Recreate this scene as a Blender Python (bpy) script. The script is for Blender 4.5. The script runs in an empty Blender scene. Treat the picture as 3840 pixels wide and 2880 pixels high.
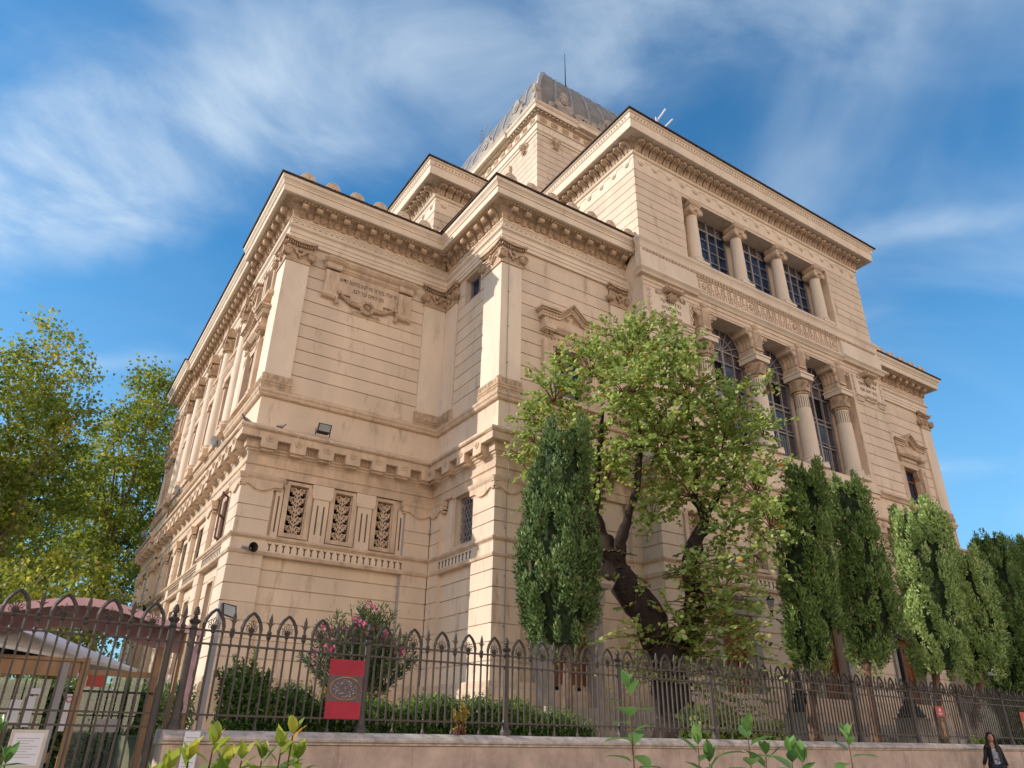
import bpy, bmesh, math, random
import numpy as np
from mathutils import Vector, Matrix
random.seed(7); rng=np.random.default_rng(11)
R=math.radians; PI=math.pi
SC=bpy.context.scene; COL=SC.collection
# ---------------------------------------------------------------- camera
cam=bpy.data.cameras.new('camera'); co=bpy.data.objects.new('camera',cam); COL.objects.link(co)
cam.sensor_width=36; cam.lens=2690.15/3840*36; cam.clip_start=.05; cam.clip_end=4000
def cam_axes(ro,pi,ya):
    f=Vector((math.sin(ya)*math.cos(pi),math.cos(ya)*math.cos(pi),math.sin(pi)))
    r=Vector((math.cos(ya),-math.sin(ya),0)); u=r.cross(f)
    return math.cos(ro)*r+math.sin(ro)*u, -math.sin(ro)*r+math.cos(ro)*u, f
_r,_u,_f=cam_axes(R(1.04697),R(26.11383),R(32.60259))
M=Matrix.Identity(4)
for i in range(3): M[i][0]=_r[i]; M[i][1]=_u[i]; M[i][2]=-_f[i]
M[2][3]=1.55; co.matrix_world=M; SC.camera=co
# ---------------------------------------------------------------- world, sun, exposure
SUN_AZ=R(-66.5); SUN_EL=R(25)
w=bpy.data.worlds.new('World'); SC.world=w; w.use_nodes=True; nt=w.node_tree; N=nt.nodes; L=nt.links; N.clear()
out=N.new('ShaderNodeOutputWorld'); bg=N.new('ShaderNodeBackground'); bg.inputs[1].default_value=.15
sky=N.new('ShaderNodeTexSky'); sky.sky_type='NISHITA'; sky.sun_disc=False; sky.sun_elevation=SUN_EL; sky.sun_rotation=SUN_AZ
sky.air_density=1.0; sky.dust_density=.25; sky.ozone_density=2.6
hs=N.new('ShaderNodeHueSaturation'); hs.inputs['Saturation'].default_value=1.12; hs.inputs['Hue'].default_value=.5; L.new(sky.outputs[0],hs.inputs['Color'])
ml=N.new('ShaderNodeMixRGB'); ml.blend_type='MULTIPLY'; ml.inputs[0].default_value=1; ml.inputs[2].default_value=(.36,.73,.80,1); L.new(hs.outputs[0],ml.inputs[1])
tc=N.new('ShaderNodeTexCoord'); sp=N.new('ShaderNodeSeparateXYZ'); L.new(tc.outputs['Generated'],sp.inputs[0])
def mth(op,a,b=None,c=None):
    n=N.new('ShaderNodeMath'); n.operation=op
    for i,x in enumerate((a,b,c)):
        if x is None: continue
        if isinstance(x,(int,float)): n.inputs[i].default_value=x
        else: L.new(x,n.inputs[i])
    return n.outputs[0]
den=mth('ADD',mth('MAXIMUM',sp.outputs[2],0.0),.12)
cx=mth('DIVIDE',sp.outputs[0],den); cy=mth('DIVIDE',sp.outputs[1],den)
cb=N.new('ShaderNodeCombineXYZ'); L.new(cx,cb.inputs[0]); L.new(cy,cb.inputs[1])
def cloud(scale,sx,sy,rot,loc,det,dist,rough=.55):
    mp=N.new('ShaderNodeMapping'); L.new(cb.outputs[0],mp.inputs[0]); mp.inputs['Rotation'].default_value=(0,0,R(rot)); mp.inputs['Scale'].default_value=(sx,sy,1); mp.inputs['Location'].default_value=loc
    n=N.new('ShaderNodeTexNoise'); L.new(mp.outputs[0],n.inputs['Vector']); n.inputs['Scale'].default_value=scale; n.inputs['Detail'].default_value=det; n.inputs['Roughness'].default_value=rough; n.inputs['Distortion'].default_value=dist
    return n.outputs['Fac']
def ramp(fac,a,b):
    n=N.new('ShaderNodeMapRange'); n.interpolation_type='SMOOTHSTEP'; L.new(fac,n.inputs[0]); n.inputs[1].default_value=a; n.inputs[2].default_value=b; return n.outputs[0]
tt=mth('ADD',mth('MULTIPLY',mth('ADD',cx,.15),.75),mth('MULTIPLY',mth('SUBTRACT',cy,1.15),.66))
ss=mth('SUBTRACT',mth('MULTIPLY',mth('ADD',cx,.15),.66),mth('MULTIPLY',mth('SUBTRACT',cy,1.15),.75))
wob=mth('MULTIPLY',mth('SUBTRACT',cloud(2.6,1,1,0,(4.2,1.3,0),4,.4),.5),.42)
tw_=mth('ADD',tt,wob)
band=mth('MULTIPLY',mth('SUBTRACT',1,ramp(mth('ABSOLUTE',tw_),.02,.26)),mth('SUBTRACT',1,mth('MULTIPLY',ramp(ss,.05,.75),.5)))
wisp=ramp(cloud(3.4,.9,1.1,48.6,(3.1,.4,0),9,.45,.56),.30,.78)
soft=ramp(cloud(1.5,.8,1.1,48.6,(.7,2.6,0),5,.5,.5),.38,.72)
strk=mth('MULTIPLY',mth('SUBTRACT',1,ramp(mth('ABSOLUTE',mth('ADD',mth('SUBTRACT',tt,.53),mth('MULTIPLY',wob,.35))),.0,.07)),mth('MULTIPLY',wisp,.34))
veil=mth('MULTIPLY',mth('MULTIPLY',soft,ramp(ss,.35,1.1)),mth('MULTIPLY',ramp(tt,-.25,.15),.42))
c1_=mth('MULTIPLY',band,mth('ADD',mth('MULTIPLY',wisp,.92),.12))
cf=mth('MINIMUM',mth('ADD',mth('ADD',c1_,strk),mth('ADD',veil,mth('MULTIPLY',soft,.05))),.85)
hz=N.new('ShaderNodeMixRGB'); L.new(mth('MULTIPLY',mth('SUBTRACT',1,ramp(sp.outputs[2],-.1,.62)),.8),hz.inputs[0]); L.new(ml.outputs[0],hz.inputs[1]); hz.inputs[2].default_value=(1.25,2.15,3.2,1)
mx=N.new('ShaderNodeMixRGB'); L.new(cf,mx.inputs[0]); L.new(hz.outputs[0],mx.inputs[1]); mx.inputs[2].default_value=(2.9,3.4,3.85,1)
# warm glow added low in the sky behind the camera, fills the shaded front
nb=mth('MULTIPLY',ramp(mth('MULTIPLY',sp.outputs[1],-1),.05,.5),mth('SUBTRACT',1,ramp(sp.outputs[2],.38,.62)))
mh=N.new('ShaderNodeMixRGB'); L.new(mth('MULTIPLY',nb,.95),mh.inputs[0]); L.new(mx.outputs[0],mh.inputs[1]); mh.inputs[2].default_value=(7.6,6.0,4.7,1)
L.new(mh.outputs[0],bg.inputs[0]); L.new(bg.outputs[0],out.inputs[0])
sl=bpy.data.lights.new('sun','SUN'); so=bpy.data.objects.new('sun',sl); COL.objects.link(so)
sl.energy=2.45; sl.angle=R(.53); sl.color=(1.0,.885,.79)
sd=Vector((math.sin(SUN_AZ)*math.cos(SUN_EL),math.cos(SUN_AZ)*math.cos(SUN_EL),math.sin(SUN_EL)))
so.rotation_euler=sd.to_track_quat('Z','Y').to_euler()
SC.view_settings.view_transform='Standard'; SC.view_settings.look='None'; SC.view_settings.exposure=.82; SC.view_settings.gamma=1
# ---------------------------------------------------------------- materials
def mat(name,col,rough=.8,metal=0,var=.12,vscale=1.2,bump=0,bscale=30,spec=.3,col2=None,stain=0,streak=False,course=False,pits=0):
    m=bpy.data.materials.new(name); m.use_nodes=True; n=m.node_tree.nodes; l=m.node_tree.links
    b=n['Principled BSDF']; b.inputs['Roughness'].default_value=rough; b.inputs['Metallic'].default_value=metal; b.inputs['Specular IOR Level'].default_value=spec
    tc=n.new('ShaderNodeTexCoord'); g=n.new('ShaderNodeNewGeometry')
    no=n.new('ShaderNodeTexNoise'); no.inputs['Scale'].default_value=vscale; no.inputs['Detail'].default_value=7; no.inputs['Roughness'].default_value=.62
    vec=g.outputs['Position']
    if streak:
        mp=n.new('ShaderNodeMapping'); l.new(vec,mp.inputs[0]); mp.inputs['Scale'].default_value=(1,1,.35); l.new(mp.outputs[0],no.inputs['Vector'])
    else: l.new(vec,no.inputs['Vector'])
    r=n.new('ShaderNodeMapRange'); l.new(no.outputs['Fac'],r.inputs[0]); r.inputs[1].default_value=.33; r.inputs[2].default_value=.67
    mx=n.new('ShaderNodeMixRGB'); l.new(r.outputs[0],mx.inputs[0])
    c2=col2 or tuple(c*(1-var*1.6) for c in col)
    mx.inputs[1].default_value=(*c2,1); mx.inputs[2].default_value=(*[min(1,c*(1+var*.6)) for c in col],1); last=mx.outputs[0]
    if stain:
        n2=n.new('ShaderNodeTexNoise'); mp=n.new('ShaderNodeMapping'); l.new(vec,mp.inputs[0]); mp.inputs['Scale'].default_value=(2.2,2.2,.5); l.new(mp.outputs[0],n2.inputs['Vector']); n2.inputs['Scale'].default_value=1.1; n2.inputs['Detail'].default_value=9; n2.inputs['Roughness'].default_value=.7
        r2=n.new('ShaderNodeMapRange'); l.new(n2.outputs['Fac'],r2.inputs[0]); r2.inputs[1].default_value=.56; r2.inputs[2].default_value=.74; r2.inputs[4].default_value=stain
        m2=n.new('ShaderNodeMixRGB'); m2.blend_type='MULTIPLY'; l.new(r2.outputs[0],m2.inputs[0]); l.new(last,m2.inputs[1]); m2.inputs[2].default_value=(.55,.50,.46,1); last=m2.outputs[0]
    if pits:
        n5=n.new('ShaderNodeTexNoise'); mp=n.new('ShaderNodeMapping'); l.new(vec,mp.inputs[0]); mp.inputs['Scale'].default_value=(1,1,2.2); l.new(mp.outputs[0],n5.inputs['Vector']); n5.inputs['Scale'].default_value=9; n5.inputs['Detail'].default_value=6; n5.inputs['Roughness'].default_value=.75
        r5=n.new('ShaderNodeMapRange'); l.new(n5.outputs['Fac'],r5.inputs[0]); r5.inputs[1].default_value=.64; r5.inputs[2].default_value=.70; r5.inputs[4].default_value=pits
        m5=n.new('ShaderNodeMixRGB'); l.new(r5.outputs[0],m5.inputs[0]); l.new(last,m5.inputs[1]); m5.inputs[2].default_value=(.12,.075,.05,1); last=m5.outputs[0]
    if course:
        sx=n.new('ShaderNodeSeparateXYZ'); l.new(vec,sx.inputs[0]); f1=n.new('ShaderNodeMath'); f1.operation='MULTIPLY_ADD'; l.new(sx.outputs[2],f1.inputs[0]); f1.inputs[1].default_value=1/.535; f1.inputs[2].default_value=.5-17.93/.535+40.5
        f2=n.new('ShaderNodeMath'); f2.operation='FLOOR'; l.new(f1.outputs[0],f2.inputs[0]); ad=n.new('ShaderNodeMath'); ad.operation='ADD'; l.new(sx.outputs[0],ad.inputs[0]); l.new(sx.outputs[1],ad.inputs[1]); m3=n.new('ShaderNodeMath'); m3.operation='MULTIPLY'; l.new(ad.outputs[0],m3.inputs[0]); m3.inputs[1].default_value=.42; f3=n.new('ShaderNodeMath'); f3.operation='FLOOR'; l.new(m3.outputs[0],f3.inputs[0])
        cv=n.new('ShaderNodeCombineXYZ'); l.new(f2.outputs[0],cv.inputs[0]); l.new(f3.outputs[0],cv.inputs[1]); wn=n.new('ShaderNodeTexWhiteNoise'); l.new(cv.outputs[0],wn.inputs['Vector'])
        r4=n.new('ShaderNodeMapRange'); l.new(wn.outputs['Value'],r4.inputs[0]); r4.inputs[3].default_value=.93; r4.inputs[4].default_value=1.03
        m4=n.new('ShaderNodeVectorMath'); m4.operation='SCALE'; l.new(last,m4.inputs[0]); l.new(r4.outputs[0],m4.inputs['Scale']); last=m4.outputs[0]
    l.new(last,b.inputs['Base Color'])
    if bump:
        n3=n.new('ShaderNodeTexNoise'); l.new(vec,n3.inputs['Vector']); n3.inputs['Scale'].default_value=bscale; n3.inputs['Detail'].default_value=5
        bp=n.new('ShaderNodeBump'); bp.inputs['Strength'].default_value=bump; bp.inputs['Distance'].default_value=.02; l.new(n3.outputs['Fac'],bp.inputs['Height']); l.new(bp.outputs[0],b.inputs['Normal'])
    return m
def leafmat(name,stops,trans=.35,rough=.5):
    m=bpy.data.materials.new(name); m.use_nodes=True; n=m.node_tree.nodes; l=m.node_tree.links; n.clear()
    o=n.new('ShaderNodeOutputMaterial'); a=n.new('ShaderNodeAttribute'); a.attribute_name='tint'
    cr=n.new('ShaderNodeValToRGB'); l.new(a.outputs['Fac'],cr.inputs[0])
    e=cr.color_ramp.elements
    while len(e)<len(stops): e.new(.5)
    for k,(p,c) in enumerate(stops): e[k].position=p; e[k].color=(*c,1)
    b=n.new('ShaderNodeBsdfPrincipled'); b.inputs['Roughness'].default_value=rough; b.inputs['Specular IOR Level'].default_value=.35; l.new(cr.outputs[0],b.inputs['Base Color'])
    t=n.new('ShaderNodeBsdfTranslucent'); hs=n.new('ShaderNodeHueSaturation'); hs.inputs['Value'].default_value=1.5; hs.inputs['Hue'].default_value=.485; l.new(cr.outputs[0],hs.inputs['Color']); l.new(hs.outputs[0],t.inputs[0])
    mx=n.new('ShaderNodeMixShader'); mx.inputs[0].default_value=trans; l.new(b.outputs[0],mx.inputs[1]); l.new(t.outputs[0],mx.inputs[2]); l.new(mx.outputs[0],o.inputs[0])
    return m
MT=dict(
 plaster=mat('plaster',(.76,.61,.462),.88,var=.09,vscale=.55,bump=.12,bscale=25,stain=.95,streak=True,course=True),
 trim=mat('trim_stone',(.68,.515,.37),.85,var=.16,vscale=2.5,bump=.25,bscale=18,stain=.8,streak=True),
 orn=mat('ornament_stone',(.58,.42,.285),.85,var=.22,vscale=4,bump=.3,bscale=22,stain=.6),
 fasc=mat('fascia_plaster',(.80,.665,.52),.85,var=.08,vscale=.8,bump=.1,stain=.5,streak=True),
 trav=mat('travertine',(.56,.43,.35),.85,var=.2,vscale=1.7,bump=.5,bscale=14,stain=1.0,pits=.8),
 travtop=mat('travertine_coping',(.62,.53,.45),.8,var=.25,vscale=5,bump=.6,bscale=20,stain=.9,pits=.9),
 stone=mat('grey_stone',(.42,.37,.32),.85,var=.2,vscale=2,bump=.3,stain=.8),
 iron=mat('iron',(.048,.044,.042),.5,metal=.35,var=.35,vscale=9,bump=.2,bscale=60,spec=.5,col2=(.085,.066,.05)),
 darkiron=mat('dark_iron',(.03,.028,.028),.5,metal=.4,var=.2,spec=.5),
 frame=mat('window_metal',(.33,.31,.32),.55,metal=.2,var=.15,vscale=6),
 pane=mat('glass_pane',(.018,.045,.11),.05,var=.5,vscale=1.3,spec=.45,bump=.5,bscale=1.4), pane2=mat('grey_blue_pane',(.085,.135,.19),.06,var=.4,vscale=1.0,spec=.45,bump=.5,bscale=1.4),
 panebr=mat('decorated_glass',(.10,.08,.085),.22,var=.5,vscale=7,spec=.7,col2=(.04,.032,.036)),
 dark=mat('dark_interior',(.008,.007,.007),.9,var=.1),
 lead=mat('dome_metal',(.25,.235,.215),.75,metal=0,var=.16,vscale=1.3,bump=.1,bscale=3,stain=.4),
 tile=mat('roof_tile',(.085,.052,.035),.8,var=.35,vscale=6,bump=.6,bscale=20),
 wood=mat('door_wood',(.24,.085,.032),.55,var=.3,vscale=5,bump=.2,streak=True),
 shutter=mat('shutter_paint',(.15,.075,.055),.6,var=.15,vscale=5),
 timber=mat('booth_timber',(.44,.27,.15),.55,var=.2,vscale=4,streak=True),
 pink=mat('pink_canvas',(.74,.45,.47),.85,var=.12,vscale=3,bump=.2,bscale=6),
 cream=mat('cream_canvas',(.62,.55,.47),.85,var=.1,vscale=3,bump=.2,bscale=6),
 whitec=mat('white_canvas',(.86,.84,.83),.85,var=.07,vscale=2,bump=.2,bscale=5),
 rib=mat('rib_metal',(.42,.42,.42),.45,metal=.2,var=.15), grey=mat('grey_metal',(.34,.34,.36),.45,metal=.3,var=.1),
 paper=mat('paper',(.74,.74,.78),.8,var=.04),
 ink=mat('ink',(.06,.06,.07),.8,var=.05), inkg=mat('carved_letter',(.16,.10,.065),.9,var=.1),
 red=mat('poster_red',(.42,.028,.05),.6,var=.12,vscale=3), red2=mat('poster_salmon',(.52,.09,.065),.6,var=.1),
 brown=mat('poster_brown',(.12,.075,.045),.6,var=.25,vscale=5), ochre=mat('poster_ochre',(.42,.24,.11),.6,var=.3,vscale=9),
 mauve=mat('poster_picture',(.07,.055,.065),.6,var=.6,vscale=22,col2=(.17,.13,.12)),
 bark=mat('bark',(.035,.024,.019),.95,var=.5,vscale=6,bump=1,bscale=16,col2=(.018,.012,.01),streak=True),
 bark2=mat('plane_bark',(.30,.235,.16),.85,var=.35,vscale=2.5,bump=.5,bscale=9,col2=(.12,.10,.065)),
 bark3=mat('cypress_bark',(.20,.125,.085),.9,var=.4,vscale=5,bump=.8,bscale=20,streak=True),
 twig=mat('twig',(.16,.065,.04),.8,var=.3,vscale=9),
 ground=mat('courtyard_gravel',(.38,.31,.24),.95,var=.2,vscale=2,bump=.4), asphalt=mat('asphalt',(.22,.185,.155),.9,var=.25,vscale=1.5,bump=.4), pave=mat('pavement',(.34,.29,.245),.9,var=.2,vscale=1.5,bump=.3),
 skin=mat('skin',(.52,.27,.19),.55,var=.06), hair=mat('hair',(.03,.015,.01),.5,var=.3,vscale=30), jacket=mat('jacket',(.018,.017,.02),.6,var=.2), blouse=mat('blouse',(.42,.42,.44),.8,var=.9,vscale=16,col2=(.05,.05,.06)), trousers=mat('trousers',(.03,.035,.05),.8,var=.1), shoe=mat('shoe',(.02,.02,.02),.5),
 pigeon=mat('pigeon_feather',(.16,.17,.20),.7,var=.3,vscale=40), lampglass=mat('lamp_glass',(.35,.37,.36),.15,var=.2,spec=.8),
)
gm=bpy.data.materials.new('booth_glass'); gm.use_nodes=True; _n=gm.node_tree.nodes; _l=gm.node_tree.links; _n.clear()
_o=_n.new('ShaderNodeOutputMaterial'); _t=_n.new('ShaderNodeBsdfTransparent'); _t.inputs[0].default_value=(.70,.80,.72,1); _g=_n.new('ShaderNodeBsdfGlossy'); _g.inputs['Roughness'].default_value=.03
_x=_n.new('ShaderNodeMixShader'); _x.inputs[0].default_value=.10; _l.new(_t.outputs[0],_x.inputs[1]); _l.new(_g.outputs[0],_x.inputs[2]); _l.new(_x.outputs[0],_o.inputs[0]); MT['glass']=gm
def greens(*c): return [(i/(len(c)-1),k) for i,k in enumerate(c)]
MT['judas']=leafmat('judas_leaf',[(0,(.12,.19,.03)),(.45,(.30,.40,.10)),(.80,(.58,.64,.25)),(.93,(.68,.60,.17)),(1,(.72,.34,.03))],.45,.4)
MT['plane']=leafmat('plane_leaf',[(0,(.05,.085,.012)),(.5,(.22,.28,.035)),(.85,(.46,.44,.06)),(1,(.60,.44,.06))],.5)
MT['cyp']=leafmat('cypress_leaf',[(0,(.04,.08,.018)),(.5,(.15,.245,.06)),(.9,(.34,.46,.15)),(1,(.38,.23,.09))],.1,.6)
MT['cyp3']=leafmat('cypress_leaf_dark',[(0,(.03,.06,.016)),(.5,(.11,.18,.05)),(.9,(.25,.35,.12)),(1,(.34,.2,.08))],.08,.6)
MT['cyp2']=leafmat('cypress_leaf_light',[(0,(.10,.18,.045)),(.5,(.34,.48,.15)),(.9,(.58,.68,.29)),(1,(.48,.34,.15))],.1,.6)
MT['hedge']=leafmat('hedge_leaf',[(0,(.03,.07,.015)),(.5,(.10,.20,.035)),(.9,(.28,.40,.09)),(1,(.40,.50,.14))],.35,.35)
MT['oleander']=leafmat('oleander_leaf',[(0,(.025,.06,.02)),(.6,(.06,.12,.035)),(1,(.12,.18,.06))],.2,.45)
MT['pinkf']=leafmat('pink_petal',[(0,(.55,.04,.16)),(1,(.80,.22,.34))],.3)
MT['photinia']=leafmat('photinia_leaf',[(0,(.12,.22,.03)),(.5,(.28,.36,.05)),(.8,(.50,.48,.07)),(1,(.55,.18,.05))],.4,.35)
MT['photgreen']=leafmat('photinia_green_leaf',[(0,(.07,.16,.045)),(.6,(.16,.29,.07)),(1,(.30,.42,.12))],.35,.35)
MT['yellowf']=leafmat('yellow_bloom',[(0,(.25,.30,.04)),(.6,(.50,.42,.10)),(1,(.60,.36,.12))],.3)
MT['grassy']=leafmat('weed_leaf',[(0,(.12,.26,.04)),(1,(.25,.42,.08))],.3)
# ---------------------------------------------------------------- helpers
def tag(o,label=None,cat=None,group=None,kind=None):
    if label: o['label']=label
    if cat: o['category']=cat
    if group: o['group']=group
    if kind: o['kind']=kind
    return o
def empty(name,loc,label,cat,group=None):
    o=bpy.data.objects.new(name,None); COL.objects.link(o); o.location=loc; o.empty_display_size=.3
    return tag(o,label,cat,group)
def link(name,me,m,parent=None):
    o=bpy.data.objects.new(name,me); COL.objects.link(o)
    if m and not me.materials: me.materials.append(m if not isinstance(m,str) else MT[m])
    if parent:
        o.parent=parent
        if parent.parent is None and parent.name not in LOCAL: o.location=-Vector(parent.location)
    return o
LOCAL=set()
def lempty(name,loc,label,cat,group=None,rz=0):
    o=empty(name,loc,label,cat,group); o.rotation_euler[2]=rz; LOCAL.add(o.name); return o
def copy_tree(o,loc=None,rz=None,label=None,parent=None):
    c=o.copy(); COL.objects.link(c)
    if parent: c.parent=parent
    if loc is not None: c.location=loc
    if rz is not None: c.rotation_euler[2]=rz
    if label: c['label']=label
    for ch in list(o.children): copy_tree(ch,parent=c)
    return c
class Fr:
    def __init__(s,o,u,n): s.o=o; s.u=u; s.n=n
    def P(s,u,z,d=0): return (s.o[0]+u*s.u[0]+d*s.n[0], s.o[1]+u*s.u[1]+d*s.n[1], z)
class MB:
    def __init__(s): s.v=[]; s.f=[]
    def add(s,vs,fs):
        n=len(s.v); s.v+= [tuple(v) for v in vs]; s.f+= [tuple(i+n for i in f) for f in fs]; return s
    def quad(s,*p): return s.add(p,[tuple(range(len(p)))])
    def hexa(s,p): # 8 pts: bottom 4, top 4
        return s.add(p,[(0,3,2,1),(4,5,6,7),(0,1,5,4),(1,2,6,5),(2,3,7,6),(3,0,4,7)])
    def box(s,x0,x1,y0,y1,z0,z1): return s.hexa([(x0,y0,z0),(x1,y0,z0),(x1,y1,z0),(x0,y1,z0),(x0,y0,z1),(x1,y0,z1),(x1,y1,z1),(x0,y1,z1)])
    def fb(s,F,u0,u1,z0,z1,d0,d1): return s.hexa([F.P(u0,z0,d1),F.P(u1,z0,d1),F.P(u1,z0,d0),F.P(u0,z0,d0),F.P(u0,z1,d1),F.P(u1,z1,d1),F.P(u1,z1,d0),F.P(u0,z1,d0)])
    def prism(s,F,pts,d0,d1):
        n=len(pts); a=[F.P(u,z,d1) for u,z in pts]; b=[F.P(u,z,d0) for u,z in pts]
        return s.add(a+b,[tuple(range(n)),tuple(range(2*n-1,n-1,-1))]+[(i,(i+1)%n,n+(i+1)%n,n+i) for i in range(n)])
    def side(s,F,pts,u0,u1): # profile (d,z) extruded along u
        n=len(pts); a=[F.P(u0,z,d) for d,z in pts]; b=[F.P(u1,z,d) for d,z in pts]
        return s.add(a+b,[tuple(range(n)),tuple(range(2*n-1,n-1,-1))]+[(i,(i+1)%n,n+(i+1)%n,n+i) for i in range(n)])
    def mould(s,F,u0,u1,prof,m0=0,m1=0):
        n=len(prof); a=[F.P(u0-m0*d,z,d) for d,z in prof]; b=[F.P(u1+m1*d,z,d) for d,z in prof]
        fs=[(i,i+1,n+i+1,n+i) for i in range(n-1)]
        if m0==0: fs.append(tuple(range(n)))
        if m1==0: fs.append(tuple(range(2*n-1,n-1,-1)))
        return s.add(a+b,fs)
    def disc(s,F,u,z,r,d0,d1,seg=12,r2=None):
        r2=r if r2 is None else r2
        a=[F.P(u+r2*math.cos(2*PI*i/seg),z+r2*math.sin(2*PI*i/seg),d1) for i in range(seg)]
        b=[F.P(u+r*math.cos(2*PI*i/seg),z+r*math.sin(2*PI*i/seg),d0) for i in range(seg)]
        return s.add(a+b,[tuple(range(seg))]+[(i,(i+1)%seg,seg+(i+1)%seg,seg+i) for i in range(seg)])
    def lathe(s,c,prof,seg=16,a0=0,a1=2*PI,cap=True):
        full=abs(a1-a0-2*PI)<1e-6; k=seg if full else seg+1; vs=[]; fs=[]
        for r,z in prof:
            for i in range(k):
                a=a0+(a1-a0)*i/seg; vs.append((c[0]+r*math.cos(a),c[1]+r*math.sin(a),c[2]+z))
        for j in range(len(prof)-1):
            for i in range(seg): i2=(i+1)%k; fs.append((j*k+i,j*k+i2,(j+1)*k+i2,(j+1)*k+i))
        if cap and full: fs.append(tuple(range(k-1,-1,-1))); fs.append(tuple((len(prof)-1)*k+i for i in range(k)))
        return s.add(vs,fs)
    def tube(s,pts,rad,seg=5,cap=True):
        pts=[Vector(p) for p in pts]; n=len(pts)
        if isinstance(rad,(int,float)): rad=[rad]*n
        vs=[]; fs=[]; up=None
        for i,p in enumerate(pts):
            t=(pts[min(i+1,n-1)]-pts[max(i-1,0)]); t=t.normalized() if t.length>1e-9 else Vector((0,0,1))
            if up is None: up=t.orthogonal().normalized()
            else:
                up=(up-t*up.dot(t)); up=up.normalized() if up.length>1e-6 else t.orthogonal().normalized()
            sd=t.cross(up)
            for k in range(seg): a=2*PI*k/seg; vs.append(p+(up*math.cos(a)+sd*math.sin(a))*rad[i])
        for i in range(n-1):
            for k in range(seg): k2=(k+1)%seg; fs.append((i*seg+k,i*seg+k2,(i+1)*seg+k2,(i+1)*seg+k))
        if cap: fs.append(tuple(range(seg-1,-1,-1))); fs.append(tuple((n-1)*seg+k for k in range(seg)))
        return s.add(vs,fs)
    def ball(s,c,r,seg=10,rings=6,sc=(1,1,1)):
        vs=[];fs=[]
        for j in range(rings+1):
            t=PI*j/rings
            for i in range(seg): a=2*PI*i/seg; vs.append((c[0]+r*sc[0]*math.sin(t)*math.cos(a),c[1]+r*sc[1]*math.sin(t)*math.sin(a),c[2]+r*sc[2]*math.cos(t)))
        for j in range(rings):
            for i in range(seg): i2=(i+1)%seg; fs.append((j*seg+i,(j+1)*seg+i,(j+1)*seg+i2,j*seg+i2))
        return s.add(vs,fs)
    def spiral(s,F,u,z,r,d,turns=1.8,th=.03,flip=1,seg=4,start=PI/2):
        pts=[]; n=int(10*turns)
        for i in range(n+1):
            t=i/n; rr=r*(1-.85*t); a=start-flip*turns*2*PI*t; pts.append(F.P(u+rr*math.cos(a),z+rr*math.sin(a),d))
        return s.tube(pts,[th*(1-.4*i/n) for i in range(n+1)],seg)
    def wall(s,F,u0,u1,z0,z1,ops=(),gr=(),d=0,g=.05,gw=.038):
        ops=[o for o in ops]; zs={z0,z1}; gz=[]
        for z in gr:
            if z0+gw<z<z1-gw: gz.append((z-gw/2,z+gw/2)); zs|={z-gw/2,z+gw/2}
        us={u0,u1}
        for a,b,c,e in ops: us|={max(u0,a),min(u1,b)}; zs|={max(z0,c),min(z1,e)}
        us=sorted(us); zs=sorted(zs)
        def rec(za,zb): m=(za+zb)/2; return any(a<m<b for a,b in gz)
        def hole(ua,ub,za,zb): mu=(ua+ub)/2; mz=(za+zb)/2; return any(a<mu<b and c<mz<e for a,b,c,e in ops)
        for j in range(len(zs)-1):
            za,zb=zs[j],zs[j+1]
            if zb-za<1e-5: continue
            dd=d-g if rec(za,zb) else d
            for i in range(len(us)-1):
                ua,ub=us[i],us[i+1]
                if ub-ua<1e-5 or hole(ua,ub,za,zb): continue
                s.quad(F.P(ua,za,dd),F.P(ub,za,dd),F.P(ub,zb,dd),F.P(ua,zb,dd))
                if dd!=d:
                    s.quad(F.P(ua,za,d),F.P(ub,za,d),F.P(ub,za,dd),F.P(ua,za,dd)); s.quad(F.P(ua,zb,dd),F.P(ub,zb,dd),F.P(ub,zb,d),F.P(ua,zb,d))
        return s
    def reveal(s,F,o,d0,d1):
        a,b,c,e=o
        s.quad(F.P(a,c,d0),F.P(a,c,d1),F.P(a,e,d1),F.P(a,e,d0)); s.quad(F.P(b,c,d0),F.P(b,e,d0),F.P(b,e,d1),F.P(b,c,d1))
        s.quad(F.P(a,e,d0),F.P(a,e,d1),F.P(b,e,d1),F.P(b,e,d0)); s.quad(F.P(a,c,d0),F.P(b,c,d0),F.P(b,c,d1),F.P(a,c,d1)); return s
    def build(s,name,m,parent=None,smooth=False,clean=True):
        me=bpy.data.meshes.new(name); me.from_pydata(s.v,[],s.f); me.update()
        if clean:
            bm=bmesh.new(); bm.from_mesh(me); bmesh.ops.recalc_face_normals(bm,faces=bm.faces); bm.to_mesh(me); bm.free()
        if smooth:
            me.polygons.foreach_set('use_smooth',[True]*len(me.polygons))
            try: me.set_sharp_from_angle(angle=R(40))
            except Exception: pass
        return link(name,me,m,parent)
def kX(c): return 0 if c[0]<17.95 else 1 if c[0]<34.87 else 2
def kA(c): return 0 if c[0]<17 else 2 if c[0]>35.9 else 1
def rbuild(mb,name,m,parent,key):
    g={}
    for f in mb.f:
        c=[sum(mb.v[i][k] for i in f)/len(f) for k in range(2)]; g.setdefault(key(c),[]).append(f)
    for k in sorted(g):
        q=MB(); mp={}
        for f in g[k]:
            for i in f:
                if i not in mp: mp[i]=len(q.v); q.v.append(mb.v[i])
            q.f.append(tuple(mp[i] for i in f))
        q.build(name,m,parent,clean=False)
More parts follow.
